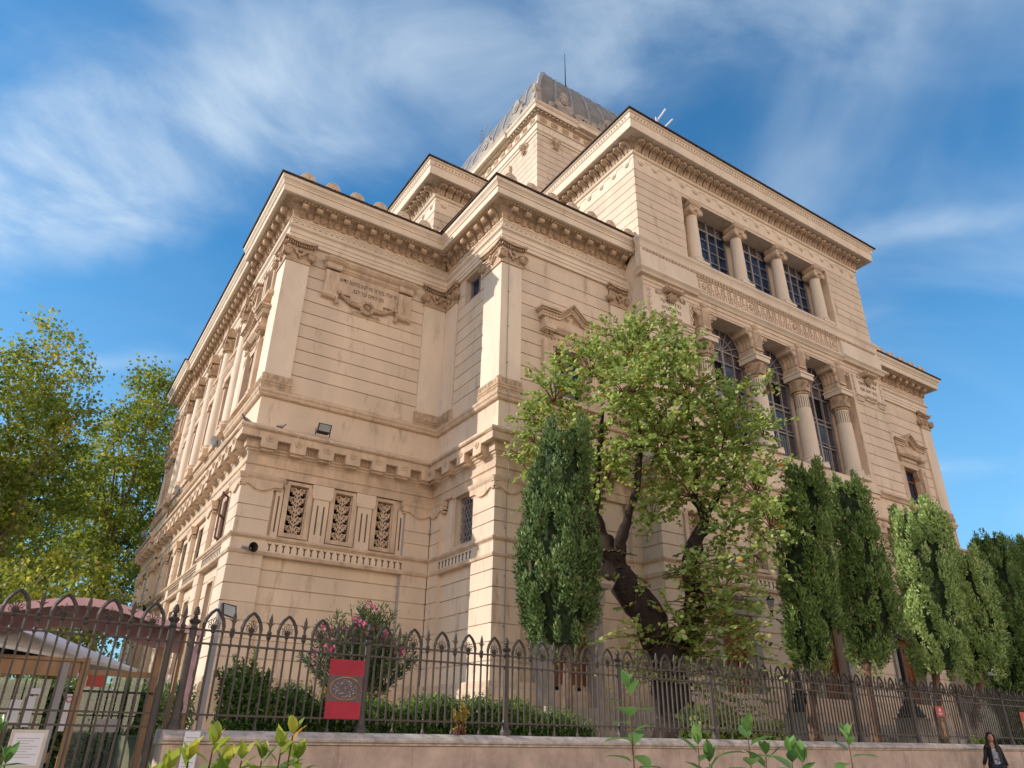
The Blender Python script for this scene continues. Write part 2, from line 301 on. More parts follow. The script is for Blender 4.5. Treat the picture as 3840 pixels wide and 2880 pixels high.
def leafmesh(name,C,D,U,size,shape,tint):
    """C centres (n,3); D leaf axis; U second axis; shape (k,2[,3]) in units of size; tint (n,)"""
    n=len(C); shape=np.array(shape,float); k=len(shape)
    size=np.asarray(size).reshape(-1,1,1)*np.ones((n,1,1))
    V=C[:,None,:]+size*(shape[None,:,0:1]*D[:,None,:]+shape[None,:,1:2]*U[:,None,:])
    if shape.shape[1]>2:
        W=np.cross(D,U); V=V+size*shape[None,:,2:3]*W[:,None,:]
    me=bpy.data.meshes.new(name); me.vertices.add(n*k); me.vertices.foreach_set('co',V.reshape(-1).astype(np.float32))
    me.loops.add(n*k); me.loops.foreach_set('vertex_index',np.arange(n*k,dtype=np.int32))
    me.polygons.add(n); me.polygons.foreach_set('loop_start',np.arange(0,n*k,k,dtype=np.int32)); me.update(calc_edges=True)
    at=me.attributes.new('tint','FLOAT','FACE'); at.data.foreach_set('value',np.clip(tint,0,1).astype(np.float32)); return me
def unit(a): return a/np.maximum(np.linalg.norm(a,axis=1,keepdims=True),1e-9)
def perp(D): 
    r=unit(rng.normal(size=D.shape)); return unit(np.cross(D,r))
def struct(o): return tag(o,kind='structure')
# ================================================================ ground
g=MB(); g.quad((-600,-400,0),(600,-400,0),(600,900,0),(-600,900,0)); struct(g.build('street',MT['asphalt']))
FA=R(-2.0); FU=(math.cos(FA)*1.0,-math.sin(FA)); FN=(math.sin(FA),math.cos(FA)) # fence direction and inward normal
FU=(.9994,.0349); FN=(-.0349,.9994); FD=11.7
FF=Fr((FN[0]*FD,FN[1]*FD),FU,(-FN[0],-FN[1]))   # fence frame: u along the wall, d towards the street
g=MB(); g.fb(FF,-30,70,0.004,.14,.2,3.6); struct(g.build('pavement',MT['pave']))
g=MB(); g.fb(FF,2.6,75,.01,1.43,-60,-.36); struct(g.build('courtyard_ground',MT['ground']))
# ================================================================ building
XL0,YA,XB,YB,XC,XC1,XD,YC=4.81,23.7,11.72,19.2,17.98,34.84,41.1,18.14
YE=46.8; XE=48.0
FL=Fr((XL0,0),(0,1),(-1,0)); FR_=Fr((XL0+.16,0),(0,1),(-1,0)); AF=Fr((0,YA),(1,0),(0,-1)); BS=Fr((XB,0),(0,1),(-1,0))
BF=Fr((0,YB),(1,0),(0,-1)); CF=Fr((0,YC),(1,0),(0,-1)); CS=Fr((XC,0),(0,1),(-1,0)); CR=Fr((XC1,0),(0,1),(1,0)); DS=Fr((XD,0),(0,1),(1,0)); EF=AF; ES=Fr((XE,0),(0,1),(1,0))
BLD=empty('great_building',(26.4,30,1.4),'large cream stone temple with square metal dome, columned front bay and stepped corner blocks','building')
Y1,Y2=28.7,41.6
RUN=[(FL,YA,Y1,1,0),(FR_,Y1,Y2,0,0),(FL,Y2,YE,0,1),(AF,XL0,XB,1,-1),(BS,YB,YA,1,-1),(BF,XB,XC,1,0),(BF,XC1,XD,0,1),(DS,YB,YA,1,-1),(AF,XD,XE,-1,1),(ES,YA,YE,1,1)]
NEAR=RUN[:7]
def run(prof,mb,runs=RUN,off=0):
    for F,a,b,m0,m1 in runs: mb.mould(F,a,b,[(d+off,z) for d,z in prof],m0,m1)
def rep(runs,period,fn,margin=.0,phase=.5):
    for F,a,b,m0,m1 in runs:
        n=max(1,round((b-a-2*margin)/period)); p=(b-a-2*margin)/n
        for i in range(n): fn(F,a+margin+(i+phase)*p,p)
GU=[17.93-.535*k for k in range(10)]            # upper grooves
GL=[8.14,7.70]+[6.17-.53*k for k in range(6)]    # lower grooves
GM=[17.4-.535*k for k in range(10)]
# ---- walls with openings
W=MB(); REV=MB()
def ops_rev(F,ops,d0,d1):
    for o in ops: REV.reveal(F,o,d0,d1)
RB=.10   # wall recess behind the pilasters
# A front, upper and lower
W.wall(AF,XL0+.95,XB-1.0,12.3,18.75,[],GU,-RB)
GR_=[(6.35,6.98,7.43,9.07),(7.95,8.58,7.43,9.07),(9.53,10.15,7.43,9.07)]
W.wall(AF,XL0+.95,XB-1.1,1.4,10.0,GR_,[z for z in GL if z<7],-RB); ops_rev(AF,GR_,-RB,-.5)
W.wall(AF,XL0+.06,XB+.14,10.0,12.4,[],[],-.06)
# B side
NI=(20.95,22.2,17.42,18.62); LW=(20.62,21.9,7.35,9.12)
W.wall(BS,YB+1.25,YA-.95,12.3,18.75,[NI],GU,-RB); ops_rev(BS,[NI,LW],-RB,-.6)
W.wall(BS,YB+1.25,YA-.85,1.4,10.0,[LW],[z for z in GL if z<7],-RB)
W.wall(BS,YB+.06,YA+.14,10.0,12.4,[],[],-.06)
# B and D front
def flank(x0,x1,sgn,c):
    WN=(c-.78,c+.78,12.9,14.85)
    pl=(x0+.9,x1-.9)
    W.wall(BF,*pl,12.3,18.75,[WN],GU,-RB); ops_rev(BF,[WN],-RB,-.55)
    W.wall(BF,x0+.9,x1-.5,1.4,10.0,[],GL,-RB); W.wall(BF,x0+(.06 if x0==XB else 0),x1,10.0,12.4,[],[],-.06)
flank(XB,XC,1,14.87); flank(XC1,XD,-1,37.95)
# left facade
SH=[(25.6,26.5,7.3,8.9)]; 
def leftwall(F,a,b,lows,ups,att):
    lo=[(y-.42,y+.42,7.25,8.85) for y in lows]; lo2=[(y-.42,y+.42,3.4,6.0) for y in lows]
    up=[(y-.6,y+.6,12.9,15.3) for y in ups]; at=[(y-.42,y+.42,17.15,18.45) for y in att]
    W.wall(F,a,b,1.4,10.0,lo+lo2,GL,-RB); W.wall(F,(YA+.06 if a<25 else (a-.95 if F is FL else a)),(b+.95 if F is FL else b),10,12.4,[],[],-.06); W.wall(F,a,b,12.3,18.75,up+at,[],-RB)
    for oo in lo+lo2+up+at: REV.reveal(F,oo,-RB,-.5)
    return lo,lo2,up,at
LWIN=[(FL,)+leftwall(FL,YA+.95,Y1-.9,[26.1],[26.3],[25.5,26.9]), (FR_,)+leftwall(FR_,Y1,Y2,[30.9,34.1,37.3,40.1],[30.9,34.1,37.3,40.1],[30.9,34.1,37.3,40.1]), (FL,)+leftwall(FL,Y2+.9,YE-.95,[43.6],[44.0],[43.2,44.8])]
for y_ in (Y1,Y2+.9): W.fb(FL,y_-.895,y_-.005,1.4,18.75,-.5,-.125); W.fb(FL,y_-.895,y_-.905+.8,18.6,20.95,-.5,.02)
# right and rear shells
W.wall(DS,YB,YA,1.4,18.75,[],GU,0); W.wall(EF,XD,XE,1.4,18.75,[],GU,-RB); W.wall(ES,YA,YE,1.4,18.75,[],GU,0)
W.wall(Fr((0,YE),(1,0),(0,1)),XL0,XE,1.4,18.75,[],GU,0)
# C bay
LG=(20.94,31.84,21.05,24.67); LO=(20.75,32.02,12.55,18.5)
W.wall(CF,XC,XC1,20.95,24.9,[LG],[24.4-.47*k for k in range(8)],0)
W.wall(CF,XC,XC1,11.9,19.1,[LO],[z for z in GM if z<18],0)
CG=[(x-.32,x+.32,7.43,9.05) for x in (19.6,23.1,26.4,29.7,33.2)]
DOORS=[(x-.85,x+.85,2.35,6.2) for x in (14.6+6.0-.0,26.4,32.2)]
DOORS=[(20.45,22.1,2.35,5.6),(25.75,27.45,2.35,5.8),(31.1,32.75,2.35,5.6)]
W.wall(CF,XC,XC1,1.4,10.0,CG+DOORS,GL,0); ops_rev(CF,CG,0,-.4); ops_rev(CF,DOORS,0,-.6)
W.wall(CF,XC,XC1,10.0,11.9,[],[],0)
DB=(13.35,15.15,2.33,5.7)
W.wall(CS,YC,YB+.1,1.4,20.95,[],GM+[z for z in GL if z<10],0)
W.wall(CS,YC,29.3,20.95,24.9,[],[24.4-.47*k for k in range(8)],0); W.wall(CR,YC,29.3,11,24.9,[],[24.4-.47*k for k in range(8)]+GM,0); W.wall(CR,YC,YB+.1,1.4,11,[],GL,0)
ops_rev(CF,[LG,LO],0,-.9)
# left arm upper block and far arms
LA=Fr((11.82,0),(0,1),(-1,0)); LAF=Fr((0,25.9),(1,0),(0,-1)); RAF=LAF; RA=Fr((41,0),(0,1),(1,0))
gA=[24.4-.47*k for k in range(8)]
W.wall(LA,25.9,44.6,20.8,24.9,[],gA,0); W.wall(LAF,11.82,20.4,20.8,24.9,[],gA,0); W.wall(RAF,32.4,41,20.8,24.9,[],gA,0); W.wall(RA,25.9,44.6,20.8,24.9,[],gA,0)
# drum
DX0,DX1,DY0,DY1=20.3,32.5,29.2,41.4
DFr=Fr((0,DY0),(1,0),(0,-1)); DLf=Fr((DX0,0),(0,1),(-1,0)); DRt=Fr((DX1,0),(0,1),(1,0)); DBk=Fr((0,DY1),(1,0),(0,1))
DR=[(DFr,DX0,DX1,1,1),(DLf,DY0,DY1,1,1),(DRt,DY0,DY1,1,1),(DBk,DX0,DX1,1,1)]
for F,a,b,_,_ in DR:
    W.wall(F,a,b,24,38.6,[],[37.2-.52*k for k in range(20)],0)
    cc=(a+b)/2; W.fb(F,cc-2.9,cc+2.9,24,37.0,-.1,-.004)
    for k in range(20): W.fb(F,cc-3.0,cc+3.0,37.1-.52*k-.488,37.1-.52*k,-.1,.22)
W.v,W.f=W.v,W.f; W.add(REV.v,REV.f); W.build('wall',MT['plaster'],BLD,clean=False)
# ---- pilasters (upper) with capitals and bases
def volute_cap(F,u0,u1,z0,z1,name='capital'):
    m=MB(); w_=u1-u0; h=z1-z0; c=(u0+u1)/2
    m.fb(F,u0-.02,u1+.02,z0-.10,z0-.02,-.1,.05)
    m.fb(F,u0,u1,z0,z1-.1,-.1,.03)
    pts=[]; n=8
    for i in range(n+1): t=i/n; pts.append((u0-.16+(w_+.32)*t, z1-.03-.10*(math.sin(PI*t)**.8)*h/.84))
    top=[(u,z+.10) for u,z in pts][::-1]
    m.prism(F,pts+top,-.02,.2)
    for i in range(13): t=(i+.5)/13; uu=u0-.1+(w_+.2)*t; zz=z1-.06-.10*(math.sin(PI*t)**.8); m.fb(F,uu-.014,uu+.014,zz-.10,zz,.0,.15)
    for s in (-1,1):
        uc=c+s*(w_/2+.02); m.disc(F,uc,z0+.24*h/.84,.175,.0,.16,12); m.spiral(F,uc,z0+.24*h/.84,.18,.17,1.7,.028,s)
        m.tube([F.P(c+s*.1,z0+.2,.12),F.P(c+s*.2,z0+.36,.13),F.P(uc,z0+.46*h/.84,.14)],.035,4)
    m.ball(F.P(c,z0+.5*h,.12),.085,8,5); m.ball(F.P(c,z0+.22*h,.08),.07,6,4,(1,1,1.6))
    for s in (-1,1): m.tube([F.P(c,z0+.15,.08),F.P(c+s*.12,z0+.3,.12),F.P(c+s*.17,z0+.45,.1)],.03,4)
    return m
PIL=[]
def pilaster(F,u0,u1,wrap=None):
    m=MB(); m.fb(F,u0+.004,u1-.004,12.9,17.86,-.14,0)
    o=m.build('pilaster',MT['fasc'],BLD); volute_cap(F,u0,u1,17.87,18.71).build('capital',MT['orn'],o)
    b=MB(); b.mould(F,u0-.06,u1+.06,[(-.1,12.9),(.02,12.9),(.035,12.84),(.02,12.8),(.06,12.6),(.09,12.57),(.06,12.54),(.09,12.48),(.05,12.42),(.05,12.3),(-.1,12.3)])
    k=max(2,round((u1-u0)/.2)); p=(u1-u0)/k
    for i in range(k): b.spiral(F,u0+(i+.5)*p,12.7,p*.42,.05,1.2,.014,1,3)
    b.build('base_moulding',MT['orn'],o); return o
pilaster(AF,XL0,XL0+.93); pilaster(AF,XB-1.0,XB-.0); pilaster(BS,YB,YB+1.28); pilaster(BS,YA-.93,YA)
pilaster(BF,XB,XB+.92); pilaster(BF,XC-.88,XC-.0); pilaster(BF,XC1,XC1+.88); pilaster(BF,XD-.92,XD)
pilaster(FL,YA,YA+1.2); pilaster(FL,Y1-1.0,Y1); pilaster(FL,Y2,Y2+1.0); pilaster(FL,YE-1.2,YE)
# ---- lower rusticated piers
def pier(F,a,b,c0=0,c1=0):
    LP=MB(); zz=sorted(GL)+[9.22]; z0=1.4
    for z1 in zz:
        LP.fb(F,a-c0*.076,b+c1*.076,z0+.016,z1-.016,-.12,.08); z0=z1
    LP.fb(F,a-c0*.036+.004,b+c1*.036-.004,1.4,9.214,-.12,.045); LP.build('rusticated_pier',MT['plaster'],BLD,clean=False)
for F,a,b,c0,c1 in [(AF,XL0,XL0+.98,1,0),(AF,XB-1.1,XB-.1,0,0),(BS,YB,YB+1.3,1,0),(BS,YA-.85,YA-.1,0,0),(BF,XB,XB+.98,1,0),(BF,XC-.5,XC-.01,0,0),(BF,XC1+.01,XC1+.5,0,0),(BF,XD-.98,XD,0,1),(FL,YA,YA+1.2,1,0),(FL,Y1-.9,Y1,0,0),(FL,Y2,Y2+.9,0,0),(FL,YE-1.2,YE,0,0)]: pier(F,a,b,c0,c1)
for y in (32.5,35.7,38.9): pier(FR_,y-.3,y+.3)
# lower pier head mouldings with dipped soffit
def head(F,a,b):
    HM=MB()
    w_=b-a+.3; c=(a+b)/2; n=16; low=[]
    for i in range(n+1):
        t=i/n; q=abs(t-.5); dip=.0 if q>.27 else .17*math.cos(q/.27*PI/2)**.7
        low.append((c-w_/2+w_*t,8.82-dip+( .0)))
    HM.prism(F,low+[(c+w_/2,9.02),(c-w_/2,9.02)],-.05,.15)
    HM.prism(F,[(u,z-.06) for u,z in low]+[(u,z+.05) for u,z in low[::-1]],-.05,.09)
    HM.mould(F,c-w_/2-.04,c+w_/2+.04,[(-.05,9.0),(.15,9.0),(.2,9.08),(.22,9.17),(-.05,9.2)])
    HM.build('pier_head_moulding',MT['trim'],BLD,clean=False)
for a in [(AF,XL0+.012,XL0+1.1),(AF,XB-1.1,XB+.0),(BS,YB+.006,YB+1.3),(BS,YA-.9,YA),(BF,XB+.012,XB+1.0),(BF,XC-.5,XC-.1),(BF,XD-1.0,XD+.05),(FL,YA+.006,YA+1.2),(FL,Y1-.9,Y1),(FL,Y2,Y2+.9),(FL,YE-1.2,YE),(FR_,32.2,32.8),(FR_,35.4,36.0),(FR_,38.6,39.2)]: head(*a)
# ---- plain continuous mouldings
T=MB()
CP=[(XC,29.3,1,0)]
plinth=[(-.15,3.0),(.1,2.98),(.14,2.9),(.14,2.82),(.2,2.78),(.24,2.7),(.24,1.38)]
belt_t=[(-.12,7.21),(.13,7.21),(.15,7.17),(.13,7.12),(.09,7.1),(.07,7.07),(-.02,7.06)]
belt_b=[(-.02,6.72),(.08,6.71),(.12,6.66),(.10,6.60),(.09,6.58),(-.12,6.58)]
frz=[(-.12,9.60),(.05,9.58),(.06,9.53),(.03,9.50),(-.12,9.49)]
ped=[(-.12,12.45),(-.02,12.36),(.06,12.30),(.13,12.27),(.13,12.2),(.08,12.14),(.07,12.08),(.03,12.04),(-.12,12.02)]
for p in (plinth,belt_t,belt_b,frz): run(p,T,off=.03)
run(ped,T); run([(-.12,9.23),(.042,9.22),(.042,9.86),(-.12,9.87)],T)
T.mould(CS,YC,YB,[(d+.05,z) for d,z in plinth],1,0); 
for p in (plinth,belt_t,belt_b,frz): T.mould(CF,XC,XC1,[(d+.03,z) for d,z in p],1,1); T.mould(CS,YC,YB,[(d+.03,z) for d,z in p],1,0)
rbuild(T,'string_moulding',MT['trim'],BLD,kX)
# belt frieze: plain band plus tulip ornaments
Bf=MB(); TU=MB()
for F,a,b,m0,m1 in RUN+[(CF,XC,XC1,1,1),(CS,YC,YB,1,0)]: Bf.mould(F,a,b,[(-.12,7.08),(.05,7.08),(.05,6.70),(-.12,6.70)],m0,m1)
rbuild(Bf,'belt_frieze',MT['fasc'],BLD,kX)
def tulip(F,u,p):
    for s in (-1,1): TU.prism(F,[(u,6.80),(u+s*.018,6.9),(u+s*.07,7.01),(u+s*.03,6.98),(u,6.93)],.05,.068)
    TU.prism(F,[(u-.014,6.76),(u+.014,6.76),(u+.02,6.98),(u-.02,6.98)],.05,.07); TU.prism(F,[(u-.03,6.78),(u,6.75),(u+.03,6.78),(u,6.81)],.05,.07)
rep(RUN[:6]+[(CF,XC,XC1,1,1)],.235,tulip,.1)
rbuild(TU,'tulip_frieze',MT['inkg'],BLD,kX)
# ---- mid ledge
LE=MB(); led=[(-.12,11.0),(0,10.98),(.50,10.76),(.52,10.66),(.49,10.63),(.47,10.60),(.44,10.585)]
fas=[(.44,10.585),(.44,10.34),(.20,10.34),(.18,10.06),(.12,10.03),(.12,9.98),(.07,9.94),(.05,9.86),(-.12,9.84)]
MIDR=RUN+[(CF,XC,XC1,1,1),(CS,YC,YB,1,0)]
for F,a,b,m0,m1 in MIDR: LE.mould(F,a,b,led+fas[1:] if False else led+fas,m0,m1)
def brk(F,u,p):
    h=.27; LE.prism(F,[(u-h,10.36),(u-h,10.06),(u-h+.03,10.02),(u+h-.03,10.02),(u+h,10.06),(u+h,10.36)],.1,.445)
    LE.prism(F,[(u-h+.04,10.02),(u-h+.07,9.95),(u+h-.07,9.95),(u+h-.04,10.02)],.08,.34)
    LE.disc(F,u,10.36,.125,.43,.475,14); LE.disc(F,u,10.36,.03,.47,.51,6)
    for k in range(6): a=k*PI/3; LE.tube([F.P(u+.03*math.cos(a),10.36+.03*math.sin(a),.485),F.P(u+.1*math.cos(a),10.36+.1*math.sin(a),.485)],.014,3)
rep(MIDR,1.02,brk,.0)
rbuild(LE,'ledge',MT['trim'],BLD,kX)
FT=MB()
def flut(F,u,p):
    for k in range(7): x=u+(k-3)*.062; FT.fb(F,x-.011,x+.011,10.12,10.30,.16,.235)
def flut0(F,u,p): flut(F,u+p/2,p)
rep(MIDR,1.02,flut0,.0)
for F,a,b,m0,m1 in MIDR:
    n=int((b-a)/.07)
    for i in range(n): u=a+(i+.5)*.07; FT.fb(F,u-.02,u+.02,10.60,10.64,.46,.51)
rbuild(FT,'ledge_dentil',MT['orn'],BLD,kX)
# ---- main entablature (corner blocks)
E1=MB()
arch=[(-.12,18.71),(.0,18.71),(.0,18.86),(.03,18.87),(.03,19.02),(.06,19.03),(.06,19.2),(.09,19.24),(.15,19.28),(.17,19.36),(.05,19.40),(.04,19.69),(.08,19.71),(.08,19.75),(.04,19.78)]
run(arch,E1); rbuild(E1,'architrave',MT['fasc'],BLD,kX)
E2=MB(); fr=[(.04,19.76),(.05,19.95),(.10,20.12),(.22,20.22),(.24,20.26),(.46,20.30),(.50,20.36)]
run(fr,E2); rbuild(E2,'cornice_frieze',MT['orn'],BLD,kX)
E3=MB(); co3=[(.44,20.36),(.66,20.36),(.68,20.34),(.70,20.36),(.70,20.62),(.74,20.64),(.73,20.70),(.78,20.78),(.84,20.84),(.86,20.97),(-.2,21.02)]
run(co3,E3); rbuild(E3,'cornice',MT['fasc'],BLD,kX)
E4=MB()
def modil(F,u,p):
    E4.side(F,[(.04,19.80),(.10,19.80),(.16,19.95),(.24,20.08),(.36,20.10),(.42,20.16),(.43,20.28),(.04,20.28)],u-.085,u+.085)
    E4.side(F,[(.30,20.06),(.40,20.06),(.46,20.12),(.47,20.22),(.42,20.29),(.28,20.29),(.24,20.2)],u-.12,u+.12)
    for k in (-.05,0,.05): E4.side(F,[(.1,19.80),(.12,19.80),(.19,19.96),(.26,20.05),(.24,20.1),(.14,19.96)],u+k-.012,u+k+.012)
    E4.disc(F,u+p/2,19.98,.135,.03,.12,10,.12); 
    for k in range(5): a=PI/2+(k-2)*.6; E4.tube([F.P(u+p/2,19.92,.13),F.P(u+p/2+.09*math.cos(a),19.92+.13*math.sin(a),.15)],.02,3)
rep(RUN[:7],.60,modil,.0)
def egg(F,u,p): E4.ball(F.P(u,20.31,.48),.055,6,4,(1,1,1.2))
rep(RUN[:7],.15,egg)
rbuild(E4,'modillion',MT['orn'],BLD,kX)
EG=MB()
def key(F,u,p):
    q=p/2
    for a,b,c,e in [(-q,-q+.03,19.46,19.64),(-q,q-.05,19.61,19.64),(q-.08,q-.05,19.50,19.64),(-.02,q-.05,19.50,19.53),(-.02,.01,19.50,19.57),(-q,q,19.44,19.47)]: EG.fb(F,u+a,u+b,c,e,.03,.065)
rep(RUN[3:7]+[RUN[0]],.235,key); rbuild(EG,'greek_key_band',MT['fasc'],BLD,kX)
# roof tiles edge, roof sheets, antefixes
RF=MB(); te=[(.86,20.97),(.92,20.98),(.93,21.04),(-.3,21.10)]
run(te,RF)
RF.quad((XL0-.8,YA-.8,21.06),(XB+.3,YA-.8,21.06),(XB+.3,25.95,21.2),(XL0-.8,25.95,21.2)); 
RF.box(XL0-.5,11.9,YA,YE+.5,20.9,21.3); RF.box(XB-.5,XC+.3,YB-.3,30,20.9,21.25); RF.box(XC1-.3,XD+.5,YB-.3,30,20.9,21.25); RF.box(40.9,XE+.5,YA,YE+.5,20.9,21.3)
for x0,x1,y in ((XB-.9,XC,YB-.9),(XC1,XD+.9,YB-.9)):
    RF.quad((x0,y,21.05),(x1,y,21.05),(x1,y+6,21.26),(x0,y+6,21.26))
rbuild(RF,'tiled_roof',MT['tile'],BLD,kX)
def antefix():
    m=MB(); F=Fr((0,0),(1,0),(0,-1)); pts=[(-.33,0),(.33,0)]+[(.30*math.cos(a),.16+.30*math.sin(a)) for a in np.linspace(0,PI,13)]
    m.prism(F,pts,-.28,.0)
    for r in (.27,.19,.1):
        m.tube([F.P(r*math.cos(a),.16+r*math.sin(a),.01) for a in np.linspace(0,PI,9)],.022,4)
    return m
AX0=antefix().build('antefix',MT['fasc'],None); AX0.parent=BLD; first=True
for (x,y) in [(4.95+1.03*k,22.98) for k in range(7)]+[(11.6+1.02*k,18.48) for k in range(7)]+[(35.3+1.02*k,18.48) for k in range(6)]+[(4.2,24.6+2.2*k) for k in (0,)]:
    o=AX0 if first else AX0.copy()
    if not first: COL.objects.link(o); o.parent=BLD
    first=False; o.location=Vector((x,y,21.06))-BLD.location
    if x<4.3: o.rotation_euler[2]=-PI/2
# ---- upper cornices of the arms
ARM=[(CF,XC,XC1,1,1),(CS,YC,29.2,1,0),(CR,YC,29.2,1,0)]; LARM=[(LA,25.9,44.6,1,1),(LAF,11.82,20.3,1,0),(RAF,32.5,41,0,1),(RA,25.9,44.6,1,1)]
ALL=ARM+LARM
U=MB(); up0=[(-.05,24.9),(.03,24.88),(.04,24.84),(.0,24.8)]; bd=[(-.02,24.88),(.0,25.72),(.06,25.74),(.10,25.80),(.10,25.86),(.02,25.88)]
upc=[(.30,26.40),(.72,26.40),(.74,26.38),(.76,26.40),(.76,26.86),(.80,26.9),(.82,26.94),(.84,27.12),(.90,27.16),(.93,27.24),(-.3,27.28)]
run(up0,U,ALL); run(bd,U,ALL); run(upc,U,ALL); rbuild(U,'upper_cornice',MT['fasc'],BLD,kA)
U=MB(); run([(.02,25.86),(.04,26.05),(.12,26.22),(.30,26.34),(.34,26.42)],U,ALL)
def leafc(F,u,p):
    w_=p*.42; U.side(F,[(.02,25.88),(.10,25.88),(.15,26.02),(.24,26.14),(.40,26.17),(.47,26.22),(.47,26.3),(.38,26.36),(.1,26.36)],u-w_,u+w_)
    U.side(F,[(.09,25.88),(.13,25.88),(.18,26.0),(.27,26.11),(.42,26.13),(.42,26.18),(.22,26.18)],u-.025,u+.025)
    U.ball(F.P(u,26.25,.46),.12,7,4,(1,1,.75))
rep(ARM[:2]+LARM[:2],.44,leafc)
def egg2(F,u,p): U.ball(F.P(u,27.02,.80),.065,6,4,(1,1,1.2))
rep(ARM[:2]+LARM[:2],.19,egg2,-.6)
rbuild(U,'leaf_corbel',MT['orn'],BLD,kA)
U=MB()
def boss(F,u,p):
    for r in (.15,.095): U.disc(F,u,25.38,r,0,.05 if r>.12 else .08,14,r-.02)
    for s in (-1,1): U.tube([F.P(u+s*.17,25.38,.0),F.P(u+s*.24,25.55,.005),F.P(u+s*p/2,25.55,.005)],.016,3)
rep(ARM[:2]+LARM[:2],.905,boss,0); 
rbuild(U,'disc_frieze',MT['fasc'],BLD,kA)
U=MB()
for F,a,b,m0,m1 in ALL: U.mould(F,a,b,[(.93,27.22),(1.0,27.23),(1.0,27.29),(-.2,27.55)],m0,m1)
U.box(XC-.6,XC1+.6,YC-.6,30,27.2,27.5); U.box(11.3,21,25.4,45.1,27.2,27.5); U.box(32,41.5,25.4,45.1,27.2,27.5)
rbuild(U,'arm_roof',MT['tile'],BLD,kA)
# ---- C bay mid band
U=MB()
mb1=[(-.05,20.97),(.20,20.95),(.24,20.86),(.22,20.8),(.16,20.72),(.12,20.6),(.10,20.44),(-.05,20.44)]
mb2=[(-.05,20.42),(.02,20.42),(.02,20.2),(-.05,20.2)]
mb3=[(-.05,19.42),(.05,19.42),(.16,19.36),(.20,19.30),(.20,19.24),(.10,19.14),(.05,19.05),(-.05,19.04)]
CC=[(CF,XC,XC1,1,1),(CS,YC,YB-.9,1,0)]
for F,a,b,m0,m1 in CC: U.mould(F,a,b,mb1,m0,m1); U.mould(F,a,b,[(d+.08,z) for d,z in mb2],m0,m1)
for F,a,b,m0,m1 in [(CF,XC,21.15,1,0),(CF,31.6,XC1,0,1),(CS,YC,YB-.9,1,0)]:
    U.mould(F,a,b,[(-.05,20.2),(.16,20.2),(.16,19.42),(-.05,19.42)],m0,m1); U.mould(F,a,b,[(d+.12 if d>0 else d,z) for d,z in mb3],m0,m1)
U.fb(CF,21.15,31.6,19.42,20.2,-.1,.03); U.mould(CF,21.15,31.6,mb3)
U.mould(CF,XC,XC1,[(-.05,18.86),(.04,18.85),(.04,18.82),(-.05,18.81)],1,1); U.mould(CF,XC,XC1,[(-.05,18.64),(.03,18.63),(.03,18.60),(-.05,18.59)],1,1)
U.build('parapet_band',MT['fasc'],BLD,clean=False)
U=MB()
for i in range(int((XC1-XC)/.19)): U.ball(CF.P(XC+.1+.19*i,20.31,.12),.075,6,4,(1,.8,1.3))
for i in range(6): U.ball(CS.P(YC+.1+.19*i,20.31,.12),.075,6,4,(1,.8,1.3))
U.build('egg_and_dart',MT['orn'],BLD,clean=False)
U=MB(); z0=19.48; z1=20.13
def bar(a,b,c,e): U.fb(CF,a,b,c,e,.03,.075)
for j in range(4):
    xr=21.7+3.13*j
    bar(xr-.29,xr+.29,z0,z0+.05); bar(xr-.29,xr+.29,z1-.05,z1); bar(xr-.29,xr-.24,z0+.05,z1-.05); bar(xr+.24,xr+.29,z0+.05,z1-.05)
    for k in range(6): a=k*PI/3; U.tube([CF.P(xr,19.8,.04),CF.P(xr+.13*math.cos(a),19.8+.17*math.sin(a),.09)],.035,4)
    if j<3:
        n=6; p=(3.13-.62)/n
        for k in range(n):
            x=xr+.31+k*p+.02
            bar(x,x+.045,19.62,z1); bar(x+.045,x+.20,z1-.05,z1); bar(x+.155,x+.20,19.76,z1-.05); bar(x+.20,x+.30,19.76,19.81)
            bar(x+.10,x+.145,z0,19.70); bar(x-.0,x+.10,z0,z0+.05); bar(x+.26,x+.30,z0,19.7)
U.build('meander_relief',MT['trim'],BLD,clean=False)
# soffits, loggia interior
U=MB()
U.fb(CF,LG[0]-.1,LG[1]+.1,24.675,24.86,-2.0,-.06); U.fb(CF,LG[0],LG[1],20.9,21.045,-2,-.02)
U.fb(CF,LO[0]-.1,LO[1]+.1,18.505,18.62,-2,-.06); U.fb(CF,LO[0]-.2,LO[1]+.2,12.3,12.545,-1.2,.10); U.fb(CF,LO[0]-.3,LO[1]+.3,12.05,12.295,-.3,.16); U.fb(CF,LO[0]-.3,LO[1]+.3,11.85,12.045,-.3,.08)
for a,b,c,e in (LG,LO): U.fb(CF,a-.3,a-.003,c,e,-1.2,-.01); U.fb(CF,b+.003,b+.3,c,e,-1.2,-.01)
U.build('loggia_lining',MT['plaster'],BLD,clean=False)
# ledge over lower bay corners
U=MB()
for a,b in ((XC,LO[0]-.35),(LO[1]+.35,XC1)):
    U.mould(CF,a,b,[(-.05,12.35),(.10,12.33),(.22,12.25),(.24,12.15),(.14,12.08),(.08,11.98),(-.05,11.96)],1 if a==XC else 0,1 if b==XC1 else 0)
U.mould(CS,YC,YB,[(-.05,12.35),(.10,12.33),(.22,12.25),(.24,12.15),(.14,12.08),(.08,11.98),(-.05,11.96)],1,0)
rbuild(U,'bay_ledge',MT['trim'],BLD,lambda c:c[0]>26)
